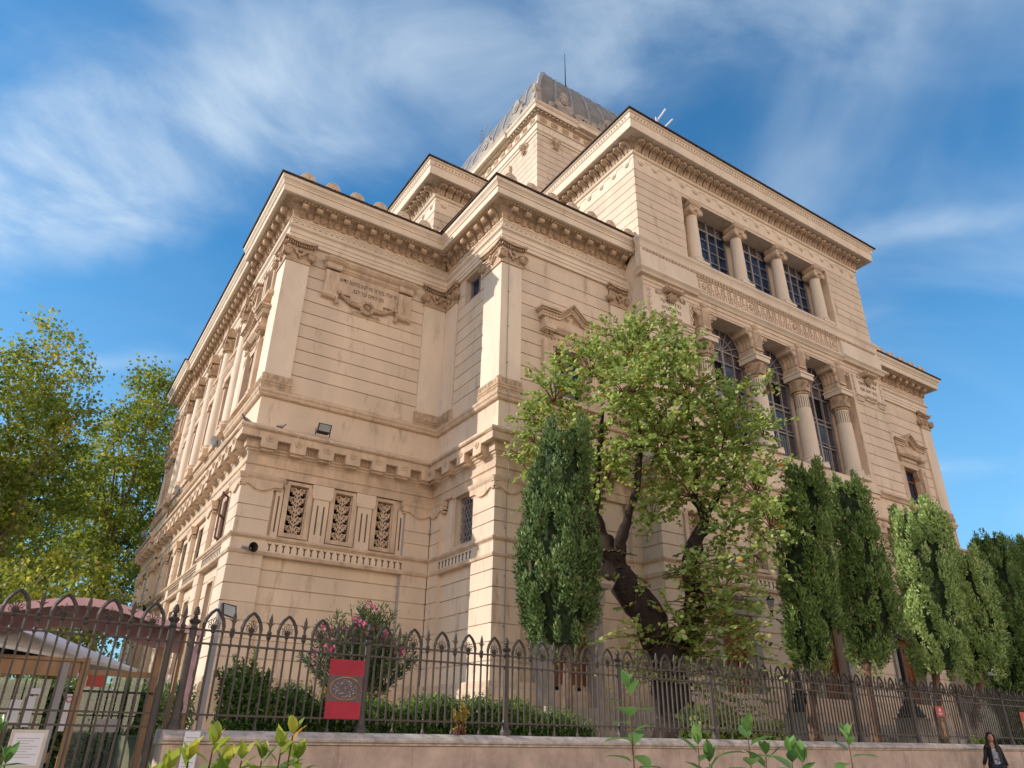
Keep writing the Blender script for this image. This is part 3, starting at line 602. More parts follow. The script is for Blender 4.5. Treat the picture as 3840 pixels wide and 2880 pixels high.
# ---- columns
COLX=[21.75,24.85,27.95,31.05]
def capU(x,y):
    m=MB(); c=(x,y,0)
    m.fb(CF,x-.36,x+.36,24.40,24.66,YC-y-.40,YC-y+.38); m.fb(CF,x-.32,x+.32,24.30,24.395,YC-y-.34,YC-y+.34)
    for k in range(7): u=x+(k-3)*.095; m.fb(CF,u-.022,u+.022,24.44,24.60,YC-y+.38,YC-y+.41)
    for k in range(6): v=-.33+k*.12; m.box(x-.39,x-.36,y+v-.02,y+v+.03,24.44,24.60)
    Fb=Fr((0,y),(1,0),(0,-1))
    for s in (-1,1):
        m.disc(Fb,x+s*.29,24.10,.185,-.36,.34,12); m.disc(Fb,x+s*.29,24.10,.11,.34,.37,10); m.spiral(Fb,x+s*.29,24.1,.18,.35,1.8,.03,s)
    m.fb(Fb,x-.29,x+.29,24.12,24.29,-.34,.32); m.lathe((x,y,0),[(.28,23.9),(.34,23.95),(.31,24.0),(.35,24.06),(.30,24.12)],14)
    m.ball((x,y-.4,24.14),.08,6,4); return m
def colU(x,y=18.42):
    m=MB(); m.lathe((x,y,0),[(.315,21.5),(.32,21.9),(.31,22.6),(.275,23.9)],24)
    o=m.build('column',MT['fasc'],BLD,True); 
    b=MB(); b.fb(CF,x-.43,x+.43,21.05,21.2,YC-y-.43,YC-y+.43); b.lathe((x,y,0),[(.39,21.2),(.43,21.25),(.39,21.31),(.35,21.33),(.36,21.42),(.37,21.46),(.34,21.5),(.31,21.52)],24)
    for k in range(18): a=2*PI*k/18; b.ball((x+.36*math.cos(a),y+.36*math.sin(a),21.38),.028,4,3)
    b.build('base',MT['fasc'],o,True); capU(x,y).build('capital',MT['trim'],o,True)
for x in COLX: colU(x)
def acan(m,x,y,z0,z1,r0,r1,n=8,rows=2):
    for j in range(rows):
        for k in range(n):
            a=2*PI*(k+.5*j)/n; h=(z1-z0)*(.55 if j==0 else .95); rr=r0
            ca,sa=math.cos(a),math.sin(a); t=(-sa,ca)
            for s,wd in ((0,.075),(-1,.04),(1,.04)):
                pts=[]
                for q in range(4):
                    f_=q/3; rad=rr+.03+(r1-r0)*.5*f_**2+.02*j; pts.append((x+ca*rad+t[0]*s*.07*(1-.3*f_),y+sa*rad+t[1]*s*.07*(1-.3*f_),z0+h*f_*(1 if s==0 else .8)))
                p3=pts[-1]; pts.append((p3[0]+ca*.06,p3[1]+sa*.06,p3[2]-.05)); m.tube(pts,[wd*.6,wd*.7,wd*.6,wd*.5,wd*.3],4)
def colL(x,y=18.38):
    m=MB(); m.lathe((x,y,0),[(.375,13.05),(.38,13.8),(.37,14.6),(.335,16.15)],28)
    o=m.build('column',MT['fasc'],BLD,True)
    b=MB(); b.fb(CF,x-.50,x+.50,12.55,12.72,YC-y-.5,YC-y+.5); b.lathe((x,y,0),[(.49,12.72),(.51,12.79),(.47,12.86),(.43,12.89),(.44,12.95),(.46,13.0),(.43,13.05),(.40,13.08)],24)
    for sx in (-1,1):
        for sy in (-1,1): b.ball((x+sx*.43,y+sy*.43,12.78),.08,6,4)
    b.build('base',MT['fasc'],o,True)
    f=MB()
    for k in range(22): a=2*PI*k/22; f.tube([(x+.352*math.cos(a),y+.352*math.sin(a),15.45),(x+.338*math.cos(a),y+.338*math.sin(a),16.05)],.014,4)
    f.build('fluting',MT['inkg'],o)
    c=MB(); c.lathe((x,y,0),[(.355,16.12),(.40,16.15),(.41,16.19),(.38,16.22),(.35,16.25),(.35,16.5),(.38,16.7),(.44,16.85),(.36,16.86)],20)
    acan(c,x,y,16.27,16.8,.36,.47); c.build('capital',MT['orn'],o,True)
    a=MB(); a.fb(CF,x-.47,x+.47,16.88,17.10,YC-y-.47,YC-y+.50); a.fb(CF,x-.51,x+.51,17.103,17.19,YC-y-.5,YC-y+.54); a.fb(CF,x-.42,x+.42,17.193,17.25,YC-y-.4,YC-y+.46)
    a.build('abacus',MT['fasc'],o)
    k=MB(); Fb=Fr((0,y),(1,0),(0,-1))
    out=[]
    for s in (1,-1):
        seq=[(.36,17.25),(.38,17.45),(.31,17.55),(.34,17.72),(.33,17.95),(.40,18.12),(.54,18.22),(.64,18.18),(.70,18.24),(.68,18.34),(.70,18.40),(.74,18.497)]
        out+= [(x+s*u,z) for u,z in (seq if s==1 else seq[::-1])]
    k.prism(Fb,out,-.5,.30)
    k.fb(Fb,x-.22,x+.22,17.5,18.497,.30,.40)
    for q in range(4): uu=x-.141+.094*q; k.fb(Fb,uu-.024,uu+.024,17.62,18.38,.40,.43)
    for s in (-1,1): k.spiral(Fb,x+s*.58,18.26,.13,.33,1.6,.028,s); k.spiral(Fb,x+s*.32,17.62,.1,.33,1.4,.022,-s); k.spiral(Fb,x+s*.34,18.05,.1,.32,1.2,.02,s,4,0); k.fb(Fb,x+s*.48-.25,x+s*.48+.25,18.40,18.498,.28,.34)
    for s in (-1,1):
        for q in range(4): yy=y+.35-.2*q; k.tube([(x+s*.36,yy,17.6),(x+s*.35,yy,17.95),(x+s*.44,yy,18.15),(x+s*.56,yy,18.2)],.035,4)
    k.fb(Fb,x-.42,x+.42,17.26,17.34,.30,.37)
    for q in range(6): uu=x-.3+.12*q; k.ball(Fb.P(uu,17.42,.3),.055,5,4)
    k.build('console_bracket',MT['trim'],o)
    d=MB(); d.disc(CF,x,18.72,.17,-.02,.10,16); d.disc(CF,x,18.72,.12,.10,.13,12); 
    for q in range(6): aa=q*PI/3; d.tube([CF.P(x,18.72,.12),CF.P(x+.1*math.cos(aa),18.72+.1*math.sin(aa),.13)],.015,3)
    d.build('roundel',MT['trim'],o)
for x in [21.75-.25,24.85,27.95,31.05]: colL(x)
# ---- windows of the bay
WX=[23.35,26.5,29.65]
GF=Fr((0,18.98),(1,0),(0,-1))
def upwin(x):
    w_=1.28; a,b,c,e=x-w_,x+w_,21.05,24.67
    f=MB()
    for u in (-w_,-.62,0,.62,w_): t=.034 if abs(u)>.01 else .06; f.fb(GF,x+u-t/1.4,x+u+t/1.4,c,e,0,.09)
    for k in range(6): z=c+.05+k*.60; f.fb(GF,a,b,z-.018,z+.018,.01,.07)
    f.fb(GF,x-1.0,x+1.0,24.0,24.06,.01,.1); f.spiral(GF,x-.8,24.25,.18,.09,1.2,.02,1); f.spiral(GF,x+.8,24.25,.18,.09,1.2,.02,-1)
    p=MB(); p.quad(GF.P(a-.2,c),GF.P(b+.2,c),GF.P(b+.2,24.0),GF.P(a-.2,24.0))
    q=MB(); q.quad(GF.P(a-.2,24.0),GF.P(b+.2,24.0),GF.P(b+.2,e+.3),GF.P(a-.2,e+.3))
    o=f.build('loggia_window',MT['frame'],BLD); p.build('glass_pane',MT['pane'],o); q.build('decorated_pane',MT['panebr'],o)
for x in WX: upwin(x)
def lowwin(x,opened):
    w_=1.26; c=12.87; hz=17.38; f=MB()
    zs=[c,14.22,15.38,15.62,16.78,hz]
    for u in (-w_,-.68,0,.68,w_): t=.03 if abs(u)>.01 else .055; f.fb(GF,x+u-t,x+u+t,c,hz,0,.1)
    for z in zs: f.fb(GF,x-w_,x+w_,z-.035,z+.035,.01,.08)
    ar=lambda r:[GF.P(x+r*math.cos(a),hz+r*math.sin(a),.05) for a in np.linspace(0,PI,17)]
    f.tube(ar(w_),.05,5); f.tube(ar(.68),.028,4); 
    for a in np.linspace(0,PI,9)[1:-1]: f.tube([GF.P(x+.1*math.cos(a),hz+.1*math.sin(a),.05),GF.P(x+w_*math.cos(a),hz+w_*math.sin(a),.05)],.026,4)
    for s in (-1,1):
        for k in range(4): u=x+s*(.12+k*.15); f.fb(GF,u-.012,u+.012,c+.05,14.1,.05,.08)
    f.fb(GF,x-w_,x+w_,14.36,14.40,.01,.07)
    o=f.build('arched_window',MT['frame'],BLD)
    P=lambda m,a,b,z0,z1,d=.0:m.quad(GF.P(x+a,z0,d),GF.P(x+b,z0,d),GF.P(x+b,z1,d),GF.P(x+a,z1,d))
    g=MB(); d=MB(); k=MB()
    P(g,-.68,.68,14.4,15.38)
    for s,(a,b) in zip((0,1),((-.68,0),(0,.68))):
        if s in opened: P(k,a,b,15.62,16.78,-.05)
        else: P(g,a,b,15.62,16.78)
    P(g,-.68,.68,c,14.22,-.02)
    P(d,-.68,.68,16.78,hz); P(d,-.68,.68,15.38,15.62); P(d,-.68,.68,14.22,14.4)
    for s in (-1,1): P(d,min(s*.68,s*w_*1.02),max(s*.68,s*w_*1.02),c,hz)
    d.add([GF.P(x,hz)]+[GF.P(x+w_*math.cos(a),hz+w_*math.sin(a)) for a in np.linspace(0,PI,17)],[(0,i+1,i+2) for i in range(16)])
    g.build('glass_pane',MT['pane2'],o,clean=False); d.build('decorated_pane',MT['panebr'],o,clean=False)
    if k.f: k.build('dark_opening',MT['dark'],o,clean=False)  # near-black sheet: the room's shade painted into the opened pane
    return (x,w_,hz)
lowwin(WX[0],[0]); lowwin(WX[1],[1]); lowwin(WX[2],[0,1])
# masonry behind the columns around the arches
m=MB()
xs=[LO[0]-.2]+[v for x in WX for v in (x-1.26,x+1.26)]+[LO[1]+.2]
for i in range(0,8,2): m.fb(GF,xs[i],xs[i+1],12.5,19.2,-.3,-.02+.03)
for x in WX:
    n=16; arc=[(x+1.26*math.cos(a),17.38+1.26*math.sin(a)) for a in np.linspace(0,PI,n+1)]
    for i in range(n): m.prism(GF,[arc[i],arc[i+1],(arc[i+1][0],19.2),(arc[i][0],19.2)],-.3,.01)
m.build('arcade_wall',MT['plaster'],BLD,clean=False)
m=MB(); xs=[LG[0]-.2]+[v for x in WX for v in (x-1.3,x+1.3)]+[LG[1]+.2]
for i in range(0,8,2): m.fb(GF,xs[i],xs[i+1],21,24.9,-.3,.02)
rbuild(m,'loggia_pier',MT['plaster'],BLD,lambda c:round(c[0]/3.1))
# ---- near-black sheets, painted as the unlit rooms behind openings
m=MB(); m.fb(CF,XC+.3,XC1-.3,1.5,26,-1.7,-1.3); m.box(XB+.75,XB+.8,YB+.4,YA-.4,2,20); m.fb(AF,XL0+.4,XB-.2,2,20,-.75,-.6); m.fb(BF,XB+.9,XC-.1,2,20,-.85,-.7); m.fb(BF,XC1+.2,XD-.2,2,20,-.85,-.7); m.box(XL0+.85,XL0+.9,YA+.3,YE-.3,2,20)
m.build('dark_room_backing',MT['dark'],BLD,clean=False)
# ---- scroll grilles (A front) and on the bay
def grille(F,o,d=-.17):
    a,b,c,e=o; x=(a+b)/2; m=MB(); rr=.03
    m.tube([F.P(x,c,d),F.P(x,e-.1,d)],.03,5)
    n=5; h=(e-c)/n
    for k in range(n):
        z=c+(k+.15)*h
        for s in (-1,1):
            m.spiral(F,x+s*(b-a)*.27,z+h*.42,(b-a)*.2,d,1.5,rr,s,4,-PI/2); m.tube([F.P(x,z-.08,d),F.P(x+s*.1,z+.03,d+.02),F.P(x+s*(b-a)*.27,z+.1,d)],rr,4)
            m.tube([F.P(x+s*(b-a)*.28,z+h*.42,d+.02),F.P(x+s*(b-a)*.44,z+h*.8,d+.01)],[.035,.012],4)
            m.tube([F.P(x,z+.05,d+.02),F.P(x+s*.12,z+h*.95,d+.01)],[.035,.008],4)
    for i in range(5): t=-PI/2+PI*(i+.5)/5+PI/2; m.tube([F.P(x,e-.2,d),F.P(x+.2*math.cos(t),e-.2+.16*math.sin(t),d)],[.03,.012],4)
    m.fb(F,a,a+.02,c,e,d-.03,d+.03); m.fb(F,b-.02,b,c,e,d-.03,d+.03)
    return m
def gwin(F,o,base=-RB):
    a,b,c,e=o; f=MB()
    for u0,u1,z0,z1,dd in [(a-.17,a-.003,c-.12,e-.2,.09),(b+.003,b+.17,c-.12,e-.2,.09),(a-.06,b+.06,e+.003,e+.1,.09),(a-.17,b+.17,c-.14,c-.123,.10)]: f.fb(F,u0,u1,z0,z1,base-.02,base+dd)
    for s,u in ((-1,a),(1,b)): f.prism(F,[(u+s*.003,e-.2),(u+s*.17,e-.2),(u+s*.22,e-.1),(u+s*.10,e+.0),(u+s*.10,e+.1),(u+s*.003,e+.1)],base-.02,base+.10)
    f.fb(F,a-.002,b+.002,c-.12,c-.003,base-.02,base+.07)
    o_=f.build('grille_window',MT['trim'],BLD); grille(F,o).build('scroll_grille',MT['trim'],o_); return o_
for o in GR_: gwin(AF,o)
for o in CG: gwin(CF,o,0)
m=MB() # piers between the grille windows
for a,b in ((7.20,7.74),(8.80,9.32)):
    m.fb(AF,a,b,7.22,8.72,-RB-.02,.02)
    m.prism(AF,[(a-.05,8.72),(b+.05,8.72),(b+.1,8.85),(b+.1,9.2),(a-.1,9.2),(a-.1,8.85)],-RB,.06)
for a,b in ((5.9,6.14),(10.36,10.58)): m.fb(AF,a,b,7.22,8.85,-RB-.02,.0)
rbuild(m,'window_pier',MT['plaster'],BLD,lambda c:round(c[0]/1.5))
m=MB()
for a,b in ((7.20,7.74),(8.80,9.32)):
    for u in (a+.16,b-.16): m.fb(AF,u-.025,u+.025,7.5,8.5,.02,.026)
for u in (6.02,10.47): m.fb(AF,u-.025,u+.025,7.4,8.6,0,.006)
rbuild(m,'pier_groove',MT['inkg'],BLD,lambda c:round(c[0]/1.5))
# lattice window and niche on the side return
f=MB(); a,b,c,e=LW
f.fb(BS,a-.14,a-.003,c-.1,e,-RB-.02,.0); f.fb(BS,b+.003,b+.16,c-.1,e,-RB-.02,.0); f.fb(BS,a-.2,b+.2,e+.003,e+.14,-RB-.02,.04); f.fb(BS,a-.2,b+.2,c-.12,c-.003,-RB-.02,.05)
lo_=f.build('lattice_window',MT['trim'],BLD)
f=MB()
for k in range(-6,9):
    for s in (-1,1):
        p=[]; u0=a+k*.2; 
        for t in np.linspace(0,1,13): u=u0+s*(t-.5)*(e-c)*.62+.3; z=c+(e-c)*t; 
        pts=[(u0+.3+s*(t-.5)*(e-c)*.62,c+(e-c)*t) for t in np.linspace(0,1,25)]; pts=[q for q in pts if a<q[0]<b]
        if len(pts)>1: f.tube([BS.P(*pts[0],-.25),BS.P(*pts[-1],-.25)],.014,4)
for k in range(8): z=c+(e-c)*(k+.5)/8; f.tube([BS.P(a,z,-.25),BS.P(b,z,-.25)],.012,4)
f.build('lattice_bars',MT['frame'],lo_); f=MB(); f.quad(BS.P(a,c,-.4),BS.P(b,c,-.4),BS.P(b,e,-.4),BS.P(a,e,-.4)); f.build('glass_pane',MT['panebr'],lo_)
a,b,c,e=NI; f=MB(); f.fb(BS,a,a+.05,c,e,-.5,-.4); f.fb(BS,b-.07,b,c,e,-.5,-.36); f.fb(BS,a,b,e-.05,e,-.5,-.4); f.fb(BS,(a+b)/2-.03,(a+b)/2+.03,c,e,-.5,-.4)
no=f.build('small_window',MT['frame'],BLD); f=MB(); f.quad(BS.P(a,c,-.46),BS.P(b,c,-.46),BS.P(b,e,-.46),BS.P(a,e,-.46)); f.build('glass_pane',MT['pane'],no)
# ---- aedicule windows (pedimented)
def aedic(F,c,base=-RB,wood='wood',glass='pane',nm='pedimented_window',half=.78,zb=12.9,zt=14.85):
    f=MB(); B=base
    for s in (-1,1):
        u=c+s*(half+.27); f.fb(F,u-.2,u+.2,zb-.1,15.0,B,B+.2); f.fb(F,u-.24,u+.24,zb-.3,zb-.1,B,B+.25)
        for k in range(4): uu=u-.13+.087*k; f.fb(F,uu-.018,uu+.018,14.55,14.85,B+.2,B+.215)
        f.fb(F,u-.27,u+.27,15.42,15.62,B,B+.36); f.prism(F,[(u-.2,15.36),(u+.2,15.36),(u+.3,15.42),(u-.3,15.42)],B,B+.32)
    f.fb(F,c-half-.5,c+half+.5,15.62,15.92,B,B+.28); f.mould(F,c-half-.55,c+half+.55,[(B,15.42),(B+.2,15.42),(B+.32,15.55),(B+.34,15.61),(B,15.62)])
    f.fb(F,c-half,c+half,14.86,15.4,B-.3,B+.1); f.fb(F,c-half-.5,c+half+.5,zb-.42,zb-.3,B,B+.3)
    # pediment outline: flat shoulders then gable
    lo=[(-1.42,15.95),(-1.42,16.2),(-.62,16.2),(0,16.75),(.62,16.2),(1.42,16.2),(1.42,15.95)]
    t1=[(-1.42,16.0),(-.60,16.0),(0,16.50),(.60,16.0),(1.42,16.0)]
    f.prism(F,[(c-.95,15.92),(c+.95,15.92),(c+.6,16.02),(c,16.52),(c-.6,16.02)],B,B+.2)
    def band(dz0,dz1,d0,d1,ex=0):
        for (ua,za),(ub,zb_) in zip(t1[:-1],t1[1:]):
            ua2=ua-(ex if ua<-1.4 else 0); ub2=ub+(ex if ub>1.4 else 0)
            f.prism(F,[(c+ua2,za+dz0),(c+ub2,zb_+dz0),(c+ub2,zb_+dz1),(c+ua2,za+dz1)],d0,d1)
    band(-.08,.14,B,B+.34); band(.143,.20,B,B+.42,.06); band(.203,.28,B,B+.50,.12)
    o=f.build(nm,MT['trim'],BLD,clean=False)
    g=MB()
    for (ua,za),(ub,zb_) in zip(t1[:-1],t1[1:]):
        L_=math.hypot(ub-ua,zb_-za); n=max(2,int(L_/.13))
        for i in range(n): t=(i+.5)/n; g.disc(F,c+ua+(ub-ua)*t,za+(zb_-za)*t+.04,.05,B+.34,B+.37,8)
    for s in (-1,1): g.spiral(F,c+s*.14,16.12,.1,B+.22,1.3,.02,s)
    for s in (-1,1):
        u=c+s*(half+.27); 
        for k in range(5): g.ball(F.P(u-.16+.08*k,15.1+.04*(k%2),B+.22),.045,5,4)
        g.spiral(F,u-.13,15.27,.08,B+.24,1.3,.02,1); g.spiral(F,u+.13,15.27,.08,B+.24,1.3,.02,-1)
    for k in range(9): g.ball(F.P(c-half+.1+k*(2*half-.2)/8,15.2,B+.11),.05,6,4,(1,1,1.2))
    for s in (-1,1): g.prism(F,[(c+s*half,14.86),(c+s*(half-.17),14.86),(c+s*(half-.14),14.6),(c+s*(half-.05),14.45),(c+s*half,14.3)],B-.2,B+.05)
    g.build('window_ornament',MT['orn'],o,clean=False)
    h=MB(); D=B-.32
    for u in (c-half+.03,c,c+half-.03): h.fb(F,u-.045,u+.045,zb,zt,D,D+.07)
    for z in (zb+.04,(zb+zt)/2+.35,zt-.05): h.fb(F,c-half,c+half,z-.04,z+.04,D,D+.06)
    h.build('sash',MT[wood],o)
    h=MB(); h.quad(F.P(c-half,zb,D),F.P(c+half,zb,D),F.P(c+half,zt,D),F.P(c-half,zt,D)); h.build('glass_pane',MT[glass],o)
aedic(BF,14.87); aedic(BF,37.95)
aedic(FL,26.3,half=.6,zt=15.3-.45); aedic(FL,44.0,half=.6)
# left facade windows, shutters, half columns
def shutterw(F,y,z0,z1,opened=False,base=-RB):
    f=MB(); f.fb(F,y-.52,y-.423,z0-.08,z1+.08,base-.05,base+.07); f.fb(F,y+.423,y+.52,z0-.08,z1+.08,base-.05,base+.07); f.fb(F,y-.42,y+.42,z1+.003,z1+.1,base-.05,base+.07); f.fb(F,y-.55,y+.55,z0-.16,z0-.083,base-.05,base+.12)
    o=f.build('shuttered_window',MT['trim'],BLD)
    for s in (-1,1):
        h=MB()
        if opened and s==-1: Fs=Fr((F.o[0]-.02,y-.43),(-.5,-.866),(.866,-.5)); a=.02; b=.62
        else: Fs=Fr((F.o[0]+.16,0),(0,1),(-1,0)) if True else F; a,b=(y-.41,y-.01) if s==-1 else (y+.01,y+.41)
        if opened and s==-1: dd=.0
        else: dd=.0
        h.fb(Fs,a,a+.05,z0,z1,dd,dd+.05); h.fb(Fs,b-.05,b,z0,z1,dd,dd+.05); h.fb(Fs,a+.05,b-.05,z0,z0+.06,dd,dd+.05); h.fb(Fs,a+.05,b-.05,z1-.06,z1,dd,dd+.05); h.fb(Fs,a+.05,b-.05,(z0+z1)/2-.03,(z0+z1)/2+.03,dd,dd+.05)
        n=int((z1-z0-.1)/.055)
        for k in range(n): z=z0+.07+k*.055; h.quad(Fs.P(a+.05,z,dd+.045),Fs.P(b-.05,z,dd+.045),Fs.P(b-.05,z+.045,dd+.01),Fs.P(a+.05,z+.045,dd+.01))
        h.build('shutter',MT['shutter'],o,clean=False)
for F,lo,lo2,up,at in LWIN:
    for i,o in enumerate(lo): shutterw(F,(o[0]+o[1])/2,o[2],o[3],F is FL and o[0]<30)
    for o in lo2:
        y=(o[0]+o[1])/2; f=MB(); f.fb(F,y-.52,y-.423,o[2],o[3]+.1,-RB-.05,-.02); f.fb(F,y+.423,y+.52,o[2],o[3]+.1,-RB-.05,-.02); f.fb(F,y-.42,y+.42,o[3]+.003,o[3]+.1,-RB-.05,-.02)
        q=f.build('ground_floor_window',MT['trim'],BLD); h=MB(); h.quad(F.P(o[0],o[2],-.4),F.P(o[1],o[2],-.4),F.P(o[1],o[3],-.4),F.P(o[0],o[3],-.4)); h.build('glass_pane',MT['panebr'],q)
    for o in up:
        if F is FL: continue
        y=(o[0]+o[1])/2; f=MB()
        for s in (-1,1): f.fb(F,y+s*.75-.12,y+s*.75+.12,12.5,15.4,-RB,.12); f.fb(F,y+s*.75-.17,y+s*.75+.17,15.42,15.65,-RB,.2)
        f.fb(F,y-.95,y+.95,15.66,16.0,-RB,.18); f.mould(F,y-1.0,y+1.0,[(-RB,16.0),(.2,16.02),(.3,16.15),(.3,16.22),(-RB,16.3)]); f.fb(F,y-.95,y+.95,12.35,12.6,-RB,.22)
        f.fb(F,y-.04,y+.04,12.9,15.3,-.38,-.32); f.fb(F,y-.6,y+.6,14.4,14.48,-.38,-.32)
        q=f.build('tall_window',MT['trim'],BLD); h=MB(); h.quad(F.P(o[0],o[2],-.4),F.P(o[1],o[2],-.4),F.P(o[1],o[3],-.4),F.P(o[0],o[3],-.4)); h.build('glass_pane',MT['pane'],q)
    for o in at:
        y=(o[0]+o[1])/2; f=MB()
        for s in (-1,1): f.fb(F,y+s*.55-.09,y+s*.55+.09,16.9,18.5,-RB,.10); f.ball(F.P(y+s*.55,18.35,.1),.13,7,5)
        f.fb(F,y-.75,y+.75,16.75,16.9,-RB,.2); f.fb(F,y-.42,y+.42,17.75,17.8,-.38,-.32)
        q=f.build('attic_window',MT['trim'],BLD); h=MB(); h.quad(F.P(o[0],o[2],-.4),F.P(o[1],o[2],-.4),F.P(o[1],o[3],-.4),F.P(o[0],o[3],-.4)); h.build('glass_pane',MT['pane'],q)
for y in (29.2,32.5,35.7,38.75,41.2):
    m=MB(); m.lathe((FR_.o[0]-.06,y,0),[(.30,12.9),(.30,13.5),(.26,17.5)],14); o=m.build('half_column',MT['fasc'],BLD,True)
    c=MB(); c.lathe((FR_.o[0]-.06,y,0),[(.27,17.5),(.33,17.55),(.28,17.6),(.28,17.8),(.38,18.2)],12); acan(c,FR_.o[0]-.06,y,17.6,18.15,.28,.42,8); c.fb(FR_,y-.42,y+.42,18.25,18.7,-.3,.45); c.spiral(FR_,y-.3,18.1,.16,.42,1.5,.03,-1); c.spiral(FR_,y+.3,18.1,.16,.42,1.5,.03,1); c.build('capital',MT['orn'],o)
    c=MB(); c.fb(FR_,y-.42,y+.42,12.3,12.6,-.2,.4); c.lathe((FR_.o[0]-.06,y,0),[(.38,12.6),(.4,12.68),(.34,12.75),(.36,12.82),(.3,12.9)],14); c.build('base',MT['trim'],o)
# ---- doors
def door(x0,x1,z0,z1,Y):
    F=Fr((0,Y),(1,0),(0,-1)); f=MB(); xm=(x0+x1)/2
    for a,b in ((x0,xm-.01),(xm+.01,x1)):
        f.fb(F,a,b,z0,z1,-.08,0)
        for zz0,zz1 in ((z0+.15,z0+.95),(z0+1.1,z1-1.0),(z1-.85,z1-.15)):
            f.fb(F,a+.1,b-.1,zz0,zz0+.05,0,.03); f.fb(F,a+.1,b-.1,zz1-.05,zz1,0,.03); f.fb(F,a+.1,a+.15,zz0+.05,zz1-.05,0,.03); f.fb(F,b-.15,b-.1,zz0+.05,zz1-.05,0,.03); f.disc(F,(a+b)/2,(zz0+zz1)/2,.12,0,.05,10)
    o=f.build('wooden_door',MT['wood'],BLD)
    g=MB(); g.fb(F,x0-.35,x0-.003,z0,z1,-.1,.45); g.fb(F,x1+.003,x1+.35,z0,z1,-.1,.45); g.fb(F,x0-.45,x1+.45,z1+.003,z1+.5,-.1,.5); g.fb(F,x0-.55,x1+.55,z1+.503,z1+.65,-.1,.7); g.build('door_surround',MT['stone'],o)
    return o
for a,b,c,e in DOORS: door(a,b,c,e,YC+.35)
door(13.55,15.2,2.33,5.4,YB-.12)
S_=MB()
for k in range(6): S_.box(12.6,34,YB-1.3-.32*(5-k)+.0 if k<5 else YC-.9,YC+.1,1.42+.155*k,1.42+.155*(k+1)) if False else S_.box(12.9,33.5,16.6+.3*k,YC+.05+.0*k,1.42+.15*k+.001*k,1.42+.15*(k+1))
S_.build('entrance_steps',MT['stone'],BLD)

m=MB(); m.tube([BF.P(12.02,18.6,.16),BF.P(12.02,17.9,.05),BF.P(12.03,12.5,.03),BF.P(12.05,12.2,.16),BF.P(12.05,11.0,.06),BF.P(12.06,10.7,.56),BF.P(12.06,10.0,.2),BF.P(12.07,9.2,.26),BF.P(12.08,8.7,.12),BF.P(12.1,3.2,.12)],.014,4)
for k in range(9): m.ball(BF.P(12.03+.005*k,16.5-1.5*k if k<3 else 16.5-1.5*k,.05 if k<3 else .12),.035,5,4)
m.build('lightning_cable',MT['grey'],BLD)
m=MB(); m.tube([AF.P(XB-1.13,9.8,-.02),AF.P(XB-1.13,1.5,-.02)],.035,6); m.build('rain_pipe',MT['grey'],BLD)
m=MB(); m.tube([AF.P(6.2,10.6,.56),AF.P(6.18,10.3,.50),AF.P(6.15,10.0,.12),AF.P(6.13,9.25,.08)],.012,4); m.build('hanging_cable',MT['fasc'],BLD)
# ================================================================ drum and dome
U=MB(); DRR=[(F,a,b,1,1) for F,a,b,_,_ in DR]
st=[(-.05,38.0),(.10,37.98),(.16,37.92),(.16,37.86),(.08,37.8),(.06,37.65),(-.05,37.62)]
c1=[(-.05,38.62),(.10,38.60),(.14,38.66),(.05,38.70)]
c2=[(.05,39.30),(.12,39.32),(.22,39.42),(.22,39.46),(.42,39.47),(.44,39.44),(.46,39.47),(.46,39.75),(.52,39.8),(.58,39.9),(.60,39.98),(-.6,40.1)]
for F,a,b,m0,m1 in DRR:
    U.mould(F,a,b,st,1,1); U.mould(F,a,b,c1,1,1); U.mould(F,a,b,[(.05,38.7),(.05,39.3)],1,1); U.mould(F,a,b,c2,1,1); U.mould(F,a,b,[(-.05,38.62),(.02,38.62),(.02,38.0),(-.05,38.0)],1,1)
    cc=(a+b)/2; U.mould(F,cc-3.0,cc+3.0,[(0,39.30),(.32,39.31),(.34,39.45),(.64,39.46),(.64,39.78),(.76,39.96),(-.3,40.12)])
    for u in (a+1.45,b-1.45): U.fb(F,u-.33,u+.33,37.3,37.7,0,.1); U.fb(F,u-.28,u+.28,36.9,37.3,0,.07)
    for i in range(40):
        u=a-.3+(b-a+.6)*(i+.5)/40; U.fb(F,u-.06,u+.06,39.35,39.44,.1,.34)
U.build('drum_cornice',MT['fasc'],BLD,clean=False)
U=MB()
for F,a,b,m0,m1 in DRR[:3]:
    n=13; p=(b-a)/n
    for i in range(n):
        u=a+p*(i+.5); U.disc(F,u,38.98,.30,.05,.12,14,.28); U.disc(F,u,38.98,.21,.12,.15,12,.19); U.disc(F,u,38.98,.07,.14,.2,8)
    for i in range(52): u=a+(b-a)*(i+.5)/52; U.ball(F.P(u,39.38,.25),.075,6,4)
    for u in (a+1.45,b-1.45):
        U.ball(F.P(u,37.35,.2),.28,8,6,(1,.7,1)); U.spiral(F,u-.2,37.5,.17,.22,1.4,.045,-1); U.spiral(F,u+.2,37.5,.17,.22,1.4,.045,1)
        for k in range(5): aa=-PI/2+(k-2)*.4; U.tube([F.P(u,37.2,.25),F.P(u+.3*math.cos(aa),37.2+.35*math.sin(aa),.15)],[.07,.03],4)
U.build('drum_frieze',MT['orn'],BLD,clean=False)
U=MB()
